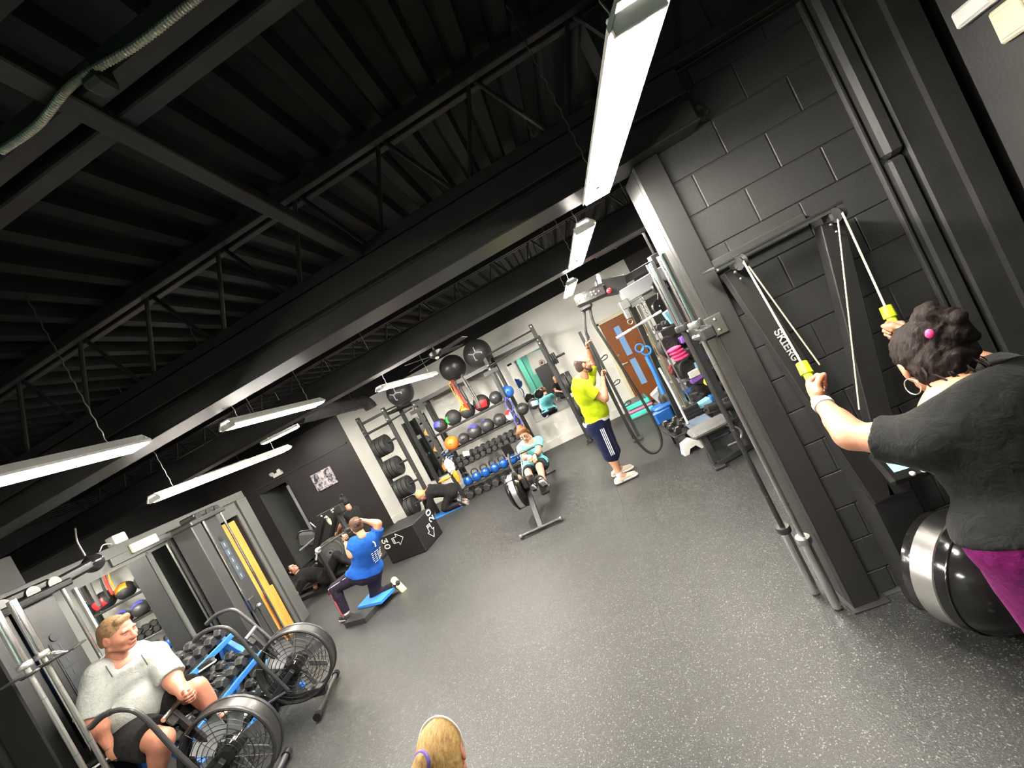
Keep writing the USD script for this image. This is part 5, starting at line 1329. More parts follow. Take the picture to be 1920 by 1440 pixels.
part(b2_, 'frame', [bar((0.82, 6.7, 0.33), (1.45, 6.78, 0.33), 0.06), bar((0.86, 6.7, 0.33), (0.86, 6.7, 0.0), 0.05), bar((1.4, 6.77, 0.33), (1.4, 6.77, 0.0), 0.05), bar((0.86, 6.52, 0.02), (0.86, 6.9, 0.02), 0.05, 0.04), bar((1.4, 6.58, 0.02), (1.4, 6.96, 0.02), 0.05, 0.04)], STEEL, False)
gb = thing('grey_bench_pad', 'pale grey wedge pad standing behind the blue bench', 'bench pad')
part(gb, 'pad', box((1.15, 7.05, 0.42), (0.5, 0.16, 0.5), rotm(-0.35, [0, 1, 0])[:3, :3], 0.02), mat('pale_grey_vinyl', (0.30, 0.32, 0.35), 0.45), False)
part(gb, 'leg', box((1.15, 7.08, 0.08), (0.3, 0.1, 0.16)), STEEL, False)
cy = thing('chrome_bars', 'chrome curl bar lying on the floor before the brown door', 'curl bar')
part(cy, 'shaft', tube([at(1245, 766, 7.7) , at(1270, 748, 7.7)], 0.016, 8), BRUSHED)
part(cy, 'sleeve', tube([at(1241, 769, 7.7), at(1247, 765, 7.7)], 0.025, 10), CHROME)

# ---------------------------------------------------------------- seen only in the mirrors
bn_ = thing('wall_banner', 'white cloth banner with a dark ring emblem on the teal wall, seen in the mirror', 'banner')
part(bn_, 'cloth', box((-1.75, -3.48, 1.75), (0.95, 0.012, 1.15), rotm(0.12, [0, 1, 0])[:3, :3]), LK('white_cotton'), False)
part(bn_, 'ring_emblem', ring((-1.62, -3.46, 1.62), (0, 1, 0), 0.14, 0.018, 30, 6), REDPRINT)
part(bn_, 'emblem_centre', lathe([(0, 0.006), (0.08, 0.006), (0.08, 0)], (-1.62, -3.47, 1.62), (0, 1, 0), 20), PLASTIC)
ck = thing('black_cabinet', 'tall black cabinet seen in the rig mirror', 'cabinet')
part(ck, 'body', box((-1.55, -2.9, 0.75), (1.0, 0.5, 1.5), ch=0.02), PLASTIC, False)
part(ck, 'door', box((-1.55, -2.63, 0.75), (0.94, 0.03, 1.4), ch=0.01), STEELG, False)

# ---------------------------------------------------------------- people: smooth blended bodies from joints
def rc(a, b, ra, rb, flat=None, caps=()):
    return ('c', np.asarray(a, float), np.asarray(b, float), ra, rb, flat, caps)


def el(c, R, r, caps=()):
    return ('e', np.asarray(c, float), np.asarray(R, float), np.asarray(r, float), caps)


def sub(p):
    return ('s',) + tuple(p)


def surf(prims, h, k=0.02):
    """The surface of the smoothly blended shapes as one mesh (surface nets on a grid of step h)."""
    bbs = []
    for p in prims:
        q = p[1:] if p[0] == 's' else p
        if q[0] == 'c':
            r = max(q[3], q[4]) + 0.01
            bbs.append((np.minimum(q[1], q[2]) - r, np.maximum(q[1], q[2]) + r))
        else:
            r = q[3].max(); bbs.append((q[1] - r, q[1] + r))
    lo = np.min([b[0] for b, p in zip(bbs, prims) if p[0] != 's'], 0) - 2.5 * h
    hi = np.max([b[1] for b, p in zip(bbs, prims) if p[0] != 's'], 0) + 2.5 * h
    n = np.ceil((hi - lo) / h).astype(int) + 1
    D = np.full(n, 1.0, np.float32)
    for p, (a, b) in zip(prims, bbs):
        i0 = np.maximum(((a - k * 1.5 - 2 * h - lo) / h).astype(int), 0)
        i1 = np.minimum(((b + k * 1.5 + 2 * h - lo) / h).astype(int) + 2, n)
        if (i1 <= i0).any():
            continue
        X, Y, Z = (np.arange(i0[j], i1[j], dtype=np.float32) * np.float32(h) + np.float32(lo[j]) for j in range(3))
        G = np.stack(np.meshgrid(X, Y, Z, indexing='ij'), -1)
        q = p[1:] if p[0] == 's' else p
        if q[0] == 'c':
            _, A, B, ra, rb, flat, caps = q
            A, B = A.astype(np.float32), B.astype(np.float32)
            ab = B - A; L2 = max(float(ab @ ab), 1e-9)
            ga = G - A
            t = np.clip((ga @ ab) / L2, 0, 1)
            w = ga - t[..., None] * ab
            if flat is not None:
                nn = np.asarray(flat[0], np.float32); nn = nn / np.linalg.norm(nn)
                w = w + (w @ nn)[..., None] * nn * (1 / flat[1] - 1)
            d = np.sqrt((w * w).sum(-1)) - (ra + t * (rb - ra))
            if flat is not None:
                d = d * (0.5 + 0.5 * flat[1])
        else:
            _, C, R, r, caps = q
            w = (G - C.astype(np.float32)) @ R.astype(np.float32)
            k0 = np.sqrt(((w / r) ** 2).sum(-1)); k1 = np.sqrt(((w / (r * r)) ** 2).sum(-1)) + 1e-9
            d = k0 * (k0 - 1) / k1
        for o, nv in caps:
            nv = np.asarray(nv, float); nv = (nv / np.linalg.norm(nv)).astype(np.float32)
            d = np.maximum(d, (G - np.asarray(o, np.float32)) @ nv)
        S = tuple(slice(i0[j], i1[j]) for j in range(3))
        O = D[S]
        if p[0] == 's':
            d = -d
            hh = np.maximum(k - np.abs(O - d), 0) / k
            D[S] = np.maximum(O, d) + hh * hh * k * 0.25
        else:
            hh = np.maximum(k - np.abs(O - d), 0) / k
            D[S] = np.minimum(O, d) - hh * hh * k * 0.25
    ins = D < 0
    c = [ins[i:n[0] - 1 + i, j:n[1] - 1 + j, l:n[2] - 1 + l] for i in (0, 1) for j in (0, 1) for l in (0, 1)]
    s = sum(x.astype(np.int8) for x in c)
    act = (s > 0) & (s < 8)
    idx = np.argwhere(act)
    cid = np.full(act.shape, -1, np.int64); cid[act] = np.arange(len(idx))
    acc = np.zeros((len(idx), 3)); cnt = np.zeros(len(idx))
    corners = np.array([(i, j, l) for i in (0, 1) for j in (0, 1) for l in (0, 1)])
    vals = np.stack([D[idx[:, 0] + i, idx[:, 1] + j, idx[:, 2] + l] for i, j, l in corners], 1)
    for a in range(8):
        for ax in range(3):
            if corners[a][ax] == 0:
                b = a + (4, 2, 1)[ax]
                va, vb = vals[:, a], vals[:, b]
                m = (va < 0) != (vb < 0)
                t = np.where(m, va / np.where(m, va - vb, 1), 0)
                e = np.zeros((len(idx), 3)); e[:, ax] = t
                acc += m[:, None] * (corners[a] + e); cnt += m
    v = lo + h * (idx + acc / cnt[:, None])
    F_ = []
    for ax in range(3):
        o1, o2 = (ax + 1) % 3, (ax + 2) % 3
        sl = [slice(1, n[j] - 1) for j in range(3)]
        sa, sb = list(sl), list(sl)
        sa[ax], sb[ax] = slice(0, n[ax] - 1), slice(1, n[ax])
        A, B = ins[tuple(sa)], ins[tuple(sb)]
        for flip, m in ((False, A & ~B), (True, ~A & B)):
            q = np.argwhere(m)
            q[:, o1] += 1; q[:, o2] += 1
            def cell(d1, d2):
                r = q.copy(); r[:, o1] -= d1; r[:, o2] -= d2
                return cid[r[:, 0], r[:, 1], r[:, 2]]
            quad = np.stack([cell(1, 1), cell(0, 1), cell(0, 0), cell(1, 0)], 1)
            F_.append(quad[:, ::-1] if flip else quad)
    quads = np.vstack(F_)
    quads = quads[(quads >= 0).all(1)]
    return trimesh.Trimesh(v, np.vstack([quads[:, [0, 1, 2]], quads[:, [0, 2, 3]]]), process=False)


def wrinkle(m, amp, freq, stretch=(1, 1, 1), seed=0):
    nz = meshkit.fbm(m.vertices * np.asarray(stretch) * freq, 3, seed) - 0.5
    m.vertices = m.vertices + m.vertex_normals * (nz[:, None] * 2 * amp)
    return m


unit = lambda v: np.asarray(v, float) / np.linalg.norm(v)


def head_frame(face, up):
    f = unit(face); u = np.asarray(up, float); u = unit(u - f * (u @ f)); r = np.cross(f, u)
    return np.stack([r, f, u], 1)                            # columns: the person's right, forward, up


def head_mesh(c, R, s, h, beard=0.0, jowl=1.0, ears=True):
    T = lambda *a: np.asarray(c) + R @ (V(*a) * s)
    E = lambda x, y, z, a, b, d: el(T(x, y, z), R, V(a, b, d) * s)
    C = lambda p, q, a, b: rc(T(*p), T(*q), a * s, b * s)
    P_ = [E(0, -0.016, 0.032, 0.074, 0.094, 0.083), E(0, 0.022, -0.02, 0.064 * jowl, 0.068, 0.086), E(0, 0.048, -0.085, 0.036 * jowl, 0.034, 0.030),
          C((0.05 * jowl, -0.005, -0.06), (0.02, 0.055, -0.088), 0.022, 0.02), C((-0.05 * jowl, -0.005, -0.06), (-0.02, 0.055, -0.088), 0.022, 0.02),
          C((-0.034, 0.074, 0.022), (0.034, 0.074, 0.022), 0.012, 0.012), E(0.04, 0.058, -0.025, 0.022, 0.02, 0.022), E(-0.04, 0.058, -0.025, 0.022, 0.02, 0.022),
          C((0, 0.084, 0.012), (0, 0.108, -0.030), 0.008, 0.0125), E(0.013, 0.095, -0.034, 0.009, 0.010, 0.008), E(-0.013, 0.095, -0.034, 0.009, 0.010, 0.008),
          C((-0.018, 0.083, -0.058), (0.018, 0.083, -0.058), 0.007, 0.007), C((-0.014, 0.081, -0.069), (0.014, 0.081, -0.069), 0.0075, 0.0075),
          C((0, -0.03, -0.04), (0, -0.045, -0.16), 0.052, 0.056)]
    if ears:
        for q in (-1, 1):
            P_.append(E(q * 0.077, -0.008, -0.008, 0.010, 0.020, 0.031))
            P_.append(sub(E(q * 0.088, 0.0, -0.006, 0.006, 0.010, 0.018)))
    for q in (-1, 1):
        P_.append(sub(E(q * 0.031, 0.092, 0.004, 0.017, 0.014, 0.009)))
    P_.append(sub(C((-0.017, 0.096, -0.0635), (0.017, 0.096, -0.0635), 0.0025, 0.0025)))
    return surf(P_, h, 0.012 * s)


def hand_mesh(w, d, thumb, right, h, curl=(0.9, 1.1, 0.7), s=1.0, spread=0.0, thumb_close=0.6):
    d = unit(d); t = np.asarray(thumb, float); t = unit(t - d * (t @ d))
    n = np.cross(d, t) if right else np.cross(t, d)         # out of the back of the hand
    R = np.stack([d, t, n], 1)
    T = lambda p: np.asarray(w) + R @ (np.asarray(p, float) * s)
    P_ = [el(T((0.048, 0.0, 0)), R, V(0.052, 0.041, 0.017) * s), rc(T((-0.015, 0, 0)), T((0.02, 0, 0)), 0.027 * s, 0.028 * s, (n, 0.75)), rc(T((0.02, 0.028, -0.006)), T((0.045, 0.035, -0.008)), 0.018 * s, 0.016 * s)]
    for i, (y, L) in enumerate(((0.030, 0.92), (0.010, 1.0), (-0.011, 0.94), (-0.030, 0.75))):
        p = V(0.088 - 0.006 * abs(i - 1.2), y, 0.0); a = 0.0
        rad = 0.0098 - 0.0006 * i
        for seg, cu in zip((0.044, 0.027, 0.022), curl):
            a += cu
            q = p + V(math.cos(a), spread * y * 6 * math.cos(a), -math.sin(a)) * seg * L
            P_.append(rc(T(p), T(q), rad * s, (rad - 0.0012) * s)); p = q; rad -= 0.0008
    p = V(0.040, 0.040, -0.010); a = 0.75 - thumb_close
    for seg, r in ((0.036, 0.0125), (0.030, 0.011)):
        q = p + V(math.cos(a) * 0.8, math.sin(a), -0.25 - 0.7 * thumb_close) * seg
        P_.append(rc(T(p), T(q), r * s, (r - 0.0015) * s)); p = q; a -= thumb_close
    return surf(P_, h, 0.007 * s)


def person(name, label, J, skin, sc=1.0, girth=1.0, belly=0.0, bust=0.0, hip=1.0, h=0.010, hh=0.006, hs=None, head=True, hands=None, jowl=1.0, shirt=None, bottoms=None, feet=None, arm=1.0, leg=1.0, headkw=None, wr=0.004, tilt=0.0):
    """J: joint positions in the room. Body, head and hands make ONE mesh; clothes and hair are its children."""
    J = {k_: np.asarray(v_, float) for k_, v_ in J.items()}
    t = thing(name, label, 'person')
    pel = (J['hipL'] + J['hipR']) / 2
    nk = J['neck']
    sp = unit(nk - pel)
    lat = unit((J['shR'] - J['shL']) + 0.6 * unit(J['hipR'] - J['hipL']) * np.linalg.norm(J['shR'] - J['shL']))
    lat = unit(lat - sp * (lat @ sp))
    fw_ = np.cross(sp, lat) * 1.0                            # up x right = forward for a person
    L = np.linalg.norm(nk - pel)
    R = np.stack([lat, fw_, sp], 1)
    at_ = lambda f, y=0.0, x=0.0: pel + sp * (L * f) + fw_ * (y * sc) + lat * (x * sc)
    G_ = girth * sc

    def torso(t_=0.0, caps=()):
        P_ = [rc(J['hipL'] + lat * 0.01, J['hipR'] - lat * 0.01, 0.098 * G_ * hip + t_, 0.098 * G_ * hip + t_, None, caps),
              el(at_(0.10, 0.0), R, V(0.165 * G_ * hip, 0.115 * G_, 0.13 * sc) + t_, caps),
              el(at_(0.36, 0.005), R, V(0.142 * G_, 0.105 * G_, 0.17 * sc) + t_, caps),
              el(at_(0.68, 0.005), R, V(0.160 * G_, 0.112 * G_, 0.19 * sc) + t_, caps),
              el(at_(0.86, -0.005), R, V(0.165 * sc * (0.5 + 0.5 * girth), 0.085 * G_, 0.085 * sc) + t_, caps),
              rc(J['shL'] + lat * 0.025, J['shR'] - lat * 0.025, 0.062 * sc + t_, 0.062 * sc + t_, None, caps),
              rc(nk - sp * 0.02, J['shL'], 0.052 * sc + t_, 0.050 * sc + t_, None, caps), rc(nk - sp * 0.02, J['shR'], 0.052 * sc + t_, 0.050 * sc + t_, None, caps)]
        for s in ('L', 'R'):
            P_.append(el((J['hip' + s] + pel) / 2 - fw_ * 0.05 * G_ - sp * 0.02, R, V(0.085, 0.085, 0.09) * G_ * hip + t_, caps))
        if belly:
            P_.append(el(at_(0.30, 0.06 + 0.05 * belly), R, V(0.14 * G_, 0.10 * G_, 0.16 * sc) * (0.8 + 0.25 * belly) + t_, caps))
        if bust:
            for s in (-1, 1):
                P_.append(el(at_(0.66, 0.085, 0.07 * s), R, V(0.07, 0.07, 0.07) * sc * bust + t_, caps))
        return P_

    def lens(a, b, f):
        return J[a] + (J[b] - J[a]) * f

    def arm_p(s, t_=0.0, f=None, loose=0.0):
        a, b, c = J['sh' + s], J['el' + s], J['wr' + s]
        if f is None:
            return [rc(a, b, 0.052 * sc * arm + t_, 0.042 * sc * arm + t_), rc(a + (b - a) * 0.25, a + (b - a) * 0.6, 0.05 * sc * arm + t_, 0.046 * sc * arm + t_),
                    rc(b, c, 0.041 * sc * arm + t_, 0.029 * sc + t_), rc(b + (c - b) * 0.12, b + (c - b) * 0.4, 0.043 * sc * arm + t_, 0.039 * sc * arm + t_)]
        out = []
        g_ = min(f, 1.0)
        e = a + (b - a) * g_
        cap = ((e, b - a),) if f <= 1 else ()
        out.append(rc(a, a + (b - a) * min(g_ + 0.08, 1.0), 0.055 * sc * arm + t_, (0.047 * arm) * sc + t_ + loose, None, cap))
        if f > 1:
            e = b + (c - b) * (f - 1)
            out.append(rc(b, b + (c - b) * min(f - 1 + 0.1, 1), 0.045 * sc * arm + t_, 0.038 * sc * arm + t_, None, ((e, c - b),)))
        return out

    def leg_p(s, t_=0.0, f=None, loose=0.0):
        a, b, c = J['hip' + s], J['knee' + s], J['ank' + s]
        if f is None:
            kf = unit(np.cross(lat, c - b)) if np.linalg.norm(c - b) > 0 else fw_
            back = -unit(fw_ - unit(c - b) * (fw_ @ unit(c - b)) + 1e-6)
            return [rc(a, b, 0.088 * sc * leg * hip + t_, 0.056 * sc * leg + t_), rc(a + (b - a) * 0.1, a + (b - a) * 0.5, 0.092 * sc * leg * hip + t_, 0.075 * sc * leg + t_),
                    rc(b, c, 0.052 * sc * leg + t_, 0.036 * sc + t_), el(b + (c - b) * 0.28 + back * 0.018, np.eye(3), V(0.05, 0.05, 0.05) * sc * leg + t_), rc(b + (c - b) * 0.12, b + (c - b) * 0.45, 0.05 * sc * leg + t_, 0.046 * sc * leg + t_)]
        out = []
        g_ = min(f, 1.0)
        e = a + (b - a) * g_
        cap = ((e, b - a),) if f <= 1 else ()
        out.append(rc(a, a + (b - a) * min(g_ + 0.06, 1.0), 0.094 * sc * leg * hip + t_, (0.094 * hip + (0.062 - 0.094 * hip) * g_) * sc * leg + t_ + loose, None, cap))
        if f > 1:
            e = b + (c - b) * (f - 1)
            out.append(rc(b, b + (c - b) * min(f - 1 + 0.05, 1), 0.058 * sc * leg + t_ + loose, (0.055 - 0.014 * (f - 1)) * sc * leg + t_ + loose, None, ((e, c - b),)))
            out.append(el(b + (c - b) * 0.28 - fw_ * 0.012, np.eye(3), V(0.053, 0.053, 0.053) * sc * leg + t_, ((e, c - b),)))
        return out

    P_ = torso() + sum((arm_p(s) for s in 'LR'), []) + sum((leg_p(s) for s in 'LR'), [])
    P_.append(rc(nk - sp * 0.03, J['head'] - unit(J['up']) * 0.05 * sc, 0.056 * sc, 0.05 * sc))
    for s in 'LR':
        if 'toe' + s in J:
            a, b = J['ank' + s], J['toe' + s]
            P_ += [rc(a, a + (b - a) * 0.3, 0.038 * sc, 0.034 * sc), rc(a + (b - a) * 0.2, b, 0.034 * sc, 0.026 * sc)]
    ms_ = [surf(P_, h, 0.03 * sc)]
    HR = head_frame(J['face'], J['up'])
    hs = hs or sc
    ms_.append(head_mesh(J['head'], HR, hs, hh, jowl=jowl, **(headkw or {})))
    for s in 'LR':
        if hands and s in hands:
            k_ = dict(hands[s]); d = k_.pop('d'); th_ = k_.pop('thumb'); hg = k_.pop('h', hh)
            ms_.append(hand_mesh(J['wr' + s], d, th_, s == 'R', hg, s=k_.pop('s', sc), **k_))
    part(t, 'body', ms_, skin, True)
    if bottoms:
        f, t_, m, loose = bottoms[:4]
        cap = ((at_(bottoms[4] if len(bottoms) > 4 else 0.16), sp),)
        q = torso(t_, cap)[:3] + torso(t_, cap)[8:10] + leg_p('L', t_, f, loose) + leg_p('R', t_, f, loose)
        part(t, 'leggings' if f > 1.5 else 'shorts', wrinkle(surf(q, h, 0.03), wr, 9, seed=2), m, True)
    if shirt:
        f, t_, m, hem = shirt[:4]
        loose = shirt[4] if len(shirt) > 4 else 0.012
        cap = ((at_(hem), -sp), (nk + sp * 0.012 + fw_ * 0.02, sp * 1.0 + fw_ * 0.55))
        q = torso(t_, cap)
        for s in 'LR':
            a_, b_ = J['hip' + s], J['knee' + s]
            q.append(rc(a_, a_ + (b_ - a_) * 0.3, 0.096 * sc * leg * hip + t_, 0.088 * sc * leg * hip + t_, None, cap))
            q += arm_p(s, t_, f, loose)
        part(t, shirt[5] if len(shirt) > 5 else 'shirt', wrinkle(surf(q, h, 0.03), wr, 8, (1, 1, 1.6), seed=4), m, True)
    if feet:
        for s in 'LR':
            if s not in feet:
                continue
            fm, sm, down, sock = feet[s]
            down = unit(down)
            a, b = J['ank' + s], J['toe' + s]
            ax = unit((b - a) - down * ((b - a) @ down))
            g0 = a + down * (0.075 * sc)
            he, to = g0 - ax * 0.055 * sc - down * 0.035 * sc, g0 + ax * 0.165 * sc - down * 0.03 * sc
            cp = ((g0 - down * 0.012 * sc, down),)
            q = [rc(he, to, 0.046 * sc, 0.040 * sc, None, cp), rc(a, a + down * 0.04 * sc, 0.046 * sc, 0.05 * sc, None, ((a - down * 0.012, -down),)), rc(a + ax * 0.03 + down * 0.02, to, 0.04 * sc, 0.034 * sc, None, cp)]
            shoe = part(t, 'shoe', surf(q, min(h, 0.008), 0.015), fm, True)
            q = [rc(he - ax * 0.004, to + ax * 0.006, 0.051 * sc, 0.046 * sc, None, ((g0, down), (g0 - down * 0.03 * sc, -down)))]
            part(shoe, 'sole', surf(q, min(h, 0.007), 0.005), sm, 30)
            if sock is not None:
                part(shoe, 'sock', tube([a - down * 0.055, a - down * 0.02, a + down * 0.01], 0.043 * sc, 14), sock)
    return t, HR, hs


def hair_cap(t, c, R, s, h, m, prims=(), front=(0.062, 0.048), tiltn=(0, 0.82, -0.57), size=(0.082, 0.104, 0.090), low=-0.075, seed=1, amp=0.004, stretch=(1, 1, 1), name='hair'):
    T = lambda *a: np.asarray(c) + R @ (V(*a) * s)
    caps = ((T(0, front[0], front[1]), R @ V(*tiltn)), (T(0, 0, low), R @ V(0, 0.35, -1)))
    q = [el(T(0, -0.020, 0.034), R, V(*size) * s, caps), el(T(0, -0.045, -0.01), R, V(size[0] * 0.95, size[1] * 0.72, size[2]) * s, caps)]
    for p in prims:
        q.append(rc(T(*p[0]), T(*p[1]), p[2] * s, p[3] * s))
    return part(t, name, wrinkle(surf(q, h, 0.012 * s), amp, 26, stretch, seed), m, True)


def eyes(t, c, R, s, closed=False):
    T = lambda *a: np.asarray(c) + R @ (V(*a) * s)
    for q in (-1, 1):
        if closed:
            part(t, 'eyelash', rc_mesh(T(q * 0.021, 0.0825, -0.001), T(q * 0.042, 0.0775, -0.001), 0.002 * s), LK('brown_hair'), True)
            part(t, 'eyebrow', rc_mesh(T(q * 0.018, 0.088, 0.022), T(q * 0.046, 0.077, 0.024), 0.0035 * s), LK('light_brown_hair'), True)
            continue
        e = part(t, 'eye', ball(T(q * 0.031, 0.0725, 0.004), 0.0105 * s, 2), WHITEPLASTIC, True)
        part(e, 'iris', ball(T(q * 0.031, 0.0805, 0.003), 0.0055 * s, 1), GLOSSBLACK, True)
        part(t, 'eyebrow', rc_mesh(T(q * 0.018, 0.088, 0.022), T(q * 0.046, 0.077, 0.024), 0.0045 * s), LK('brown_hair'), True)


def rc_mesh(a, b, r):
    return tube([a, (np.asarray(a) + b) / 2, b], [r * 0.8, r, r * 0.7], 7)


UP = V(0, 0, 1)

# ---- woman pulling the ski machine cords, seen from behind at the right
hL, hR = atc(1516, 722, 1.60), atc(1688, 612, 1.66)
J = dict(head=atc(1745, 672, 1.28), up=V(0.10, 0.42, 0.9), face=V(0.22, 0.9, -0.42), neck=atc(1810, 745, 1.18),
         shL=atc(1742, 828, 1.19), shR=atc(1915, 722, 1.20), elL=atc(1598, 818, 1.36), elR=atc(1850, 690, 1.44), wrL=atc(1537, 752, 1.53), wrR=atc(1712, 640, 1.60),
         hipL=atc(1908, 1008, 1.10), hipR=atc(2050, 933, 1.10), kneeL=atc(2025, 1245, 1.24), kneeR=atc(2165, 1160, 1.24))
for s in 'LR':
    k_ = J['knee' + s]
    J['ank' + s] = V(k_[0] - 0.03, k_[1] - 0.08, 0.085); J['toe' + s] = V(k_[0] + 0.0, k_[1] + 0.10, 0.03)
dl_ = unit(hL - J['wrL']); dr_ = unit(hR - J['wrR'])
cl_, cr_ = unit(SKL - hL), unit(SKR - hR)
t, HR, hs = person('person', 'woman in a charcoal T-shirt and magenta leggings pulling the ski machine cords', J, LK('fair_skin'), 1.0, 1.0, hip=1.05, h=0.009, hh=0.0045, bust=0.7, arm=0.98, leg=1.02,
                   hands={'L': dict(d=dl_, thumb=cl_, curl=(1.1, 1.5, 0.9), h=0.0035), 'R': dict(d=dr_, thumb=cr_, curl=(1.1, 1.5, 0.9), h=0.0035)},
                   shirt=(0.62, 0.022, LK('charcoal_heather_jersey'), 0.06, 0.004, 't_shirt'), bottoms=(1.95, 0.010, LK('magenta_leggings'), 0.0), wr=0.006,
                   feet={s: (LK('black_shoe_mesh'), WHITEPLASTIC, (0, 0, -1), None) for s in 'LR'})
hc = hair_cap(t, J['head'], HR, 1.0, 0.004, LK('dark_brown_hair'), [((0.0, -0.075, 0.09), (0.02, -0.115, 0.115), 0.030, 0.028), ((0.02, -0.11, 0.11), (0.055, -0.125, 0.075), 0.030, 0.026), ((0.055, -0.12, 0.07), (0.07, -0.10, 0.01), 0.026, 0.016), ((-0.02, -0.10, 0.07), (0.05, -0.11, 0.03), 0.03, 0.026), ((0.06, -0.06, 0.05), (0.07, -0.05, -0.02), 0.03, 0.02)], amp=0.010, stretch=(1, 3, 1))
T = lambda *a: J['head'] + HR @ V(*a)
part(hc, 'hair_tie', ball(T(-0.012, -0.126, 0.055), 0.012, 2, (1, 1, 1.2)), HOTPINK)
rng = np.random.default_rng(3)
for i in range(9):
    a = T(rng.uniform(-0.06, 0.06), -0.085, rng.uniform(-0.06, -0.02))
    part(hc, 'curl', tube(smooth_path([a, a + HR @ V(rng.uniform(-0.02, 0.02), -0.02, -0.03), a + HR @ V(rng.uniform(-0.03, 0.03), 0.0, -0.06), a + HR @ V(rng.uniform(-0.03, 0.03), -0.015, -0.085)], 4), np.linspace(0.004, 0.0015, 13), 5), LK('dark_brown_hair'))
for s in (-1, 1):
    part(t, 'hoop_earring', ring(T(s * 0.082, -0.008, -0.062), HR @ V(1, 0.4, 0), 0.026, 0.0018, 26, 6), BRUSHED)
wl_ = unit(J['wrL'] - J['elL'])
part(t, 'wristband', tube([J['wrL'] - wl_ * 0.035, J['wrL'] - wl_ * 0.012], 0.0345, 16), mat('pale_blue_band', (0.55, 0.58, 0.68), 0.5))
for lab, hp_, cdir, top in (('lime ski handle in her left hand', hL, cl_, SKL), ('lime ski handle in her right hand', hR, cr_, SKR)):
    d_ = unit(hp_ - (J['wrL'] if hp_ is hL else J['wrR']))
    gp = (J['wrL'] if hp_ is hL else J['wrR']) + d_ * 0.085 - np.cross(d_, cdir) * (0.028 if hp_ is hR else -0.028)
    t2 = thing('cord_grip', lab, 'cord grip', None)
    part(t2, 'grip', tube([gp - cdir * 0.055, gp + cdir * 0.055], 0.0155, 12), LIME)
    part(t2, 'cap', tube([gp + cdir * 0.05, gp + cdir * 0.10], [0.023, 0.021], 14), LIME)
    part(t2, 'pull_cord', tube([gp + cdir * 0.10, top], 0.0042, 7), CORD)

# ---- blonde woman sitting low at the bottom edge
hd = atc(832, 1414, 1.52)
J = dict(head=hd, up=V(0.05, 0.22, 0.97), face=V(-0.12, 0.97, -0.2), neck=hd + V(-0.05, -0.07, -0.15), shL=hd + V(-0.19, 0.06, -0.21), shR=hd + V(0.10, -0.18, -0.21),
         elL=hd + V(-0.20, 0.12, -0.45), elR=hd + V(0.16, -0.18, -0.45), wrL=hd + V(0.0, 0.22, -0.56), wrR=hd + V(0.20, 0.04, -0.56),
         hipL=V(hd[0] - 0.20, hd[1] - 0.07, 0.20), hipR=V(hd[0] - 0.02, hd[1] - 0.22, 0.20), kneeL=V(hd[0] + 0.02, hd[1] + 0.22, 0.08), kneeR=V(hd[0] + 0.24, hd[1] + 0.02, 0.08))
J['ankL'] = V(hd[0] - 0.24, hd[1] - 0.12, 0.07); J['ankR'] = V(hd[0] - 0.06, hd[1] - 0.28, 0.07)
for s in 'LR':
    J['toe' + s] = J['ank' + s] + V(-0.10, -0.10, -0.03)
t, HR, hs = person('person', 'woman with a blonde ponytail at the bottom edge, seen from behind', J, LK('pink_skin'), 0.97, 0.95, h=0.011, hh=0.004,
                   hands={s: dict(d=(0.4, 0.6, -0.3), thumb=(0, 0, 1)) for s in 'LR'}, shirt=(0.5, 0.012, LK('black_top_cloth'), -0.05), bottoms=(1.95, 0.010, LK('black_leggings'), 0.0),
                   feet={s: (LK('black_shoe_mesh'), WHITEPLASTIC, (-0.5, -0.5, 0.6), None) for s in 'LR'})
hc = hair_cap(t, hd, HR, 0.97, 0.0035, LK('blonde_hair'), [((-0.012, -0.085, 0.05), (-0.02, -0.125, 0.068), 0.03, 0.024), ((-0.022, -0.125, 0.068), (-0.045, -0.158, 0.03), 0.026, 0.034), ((-0.045, -0.158, 0.03), (-0.06, -0.16, -0.05), 0.036, 0.036), ((-0.06, -0.16, -0.05), (-0.055, -0.14, -0.15), 0.036, 0.016)], amp=0.003, stretch=(2, 0.6, 0.8))
T = lambda *a: hd + HR @ (V(*a) * 0.97)
part(hc, 'hair_tie', ring(T(-0.021, -0.122, 0.067), HR @ V(-0.3, -1, 0.3), 0.027, 0.008, 18, 7), mat('violet_tie', (0.10, 0.06, 0.28), 0.6))
part(hc, 'headband', tube([T(0.088 * math.cos(q), 0.0 + 0.014 * math.sin(q), 0.03 + 0.096 * math.sin(q)) for q in np.linspace(-0.35, PI + 0.35, 28)], 0.0035, 6), LK('white_cotton'))

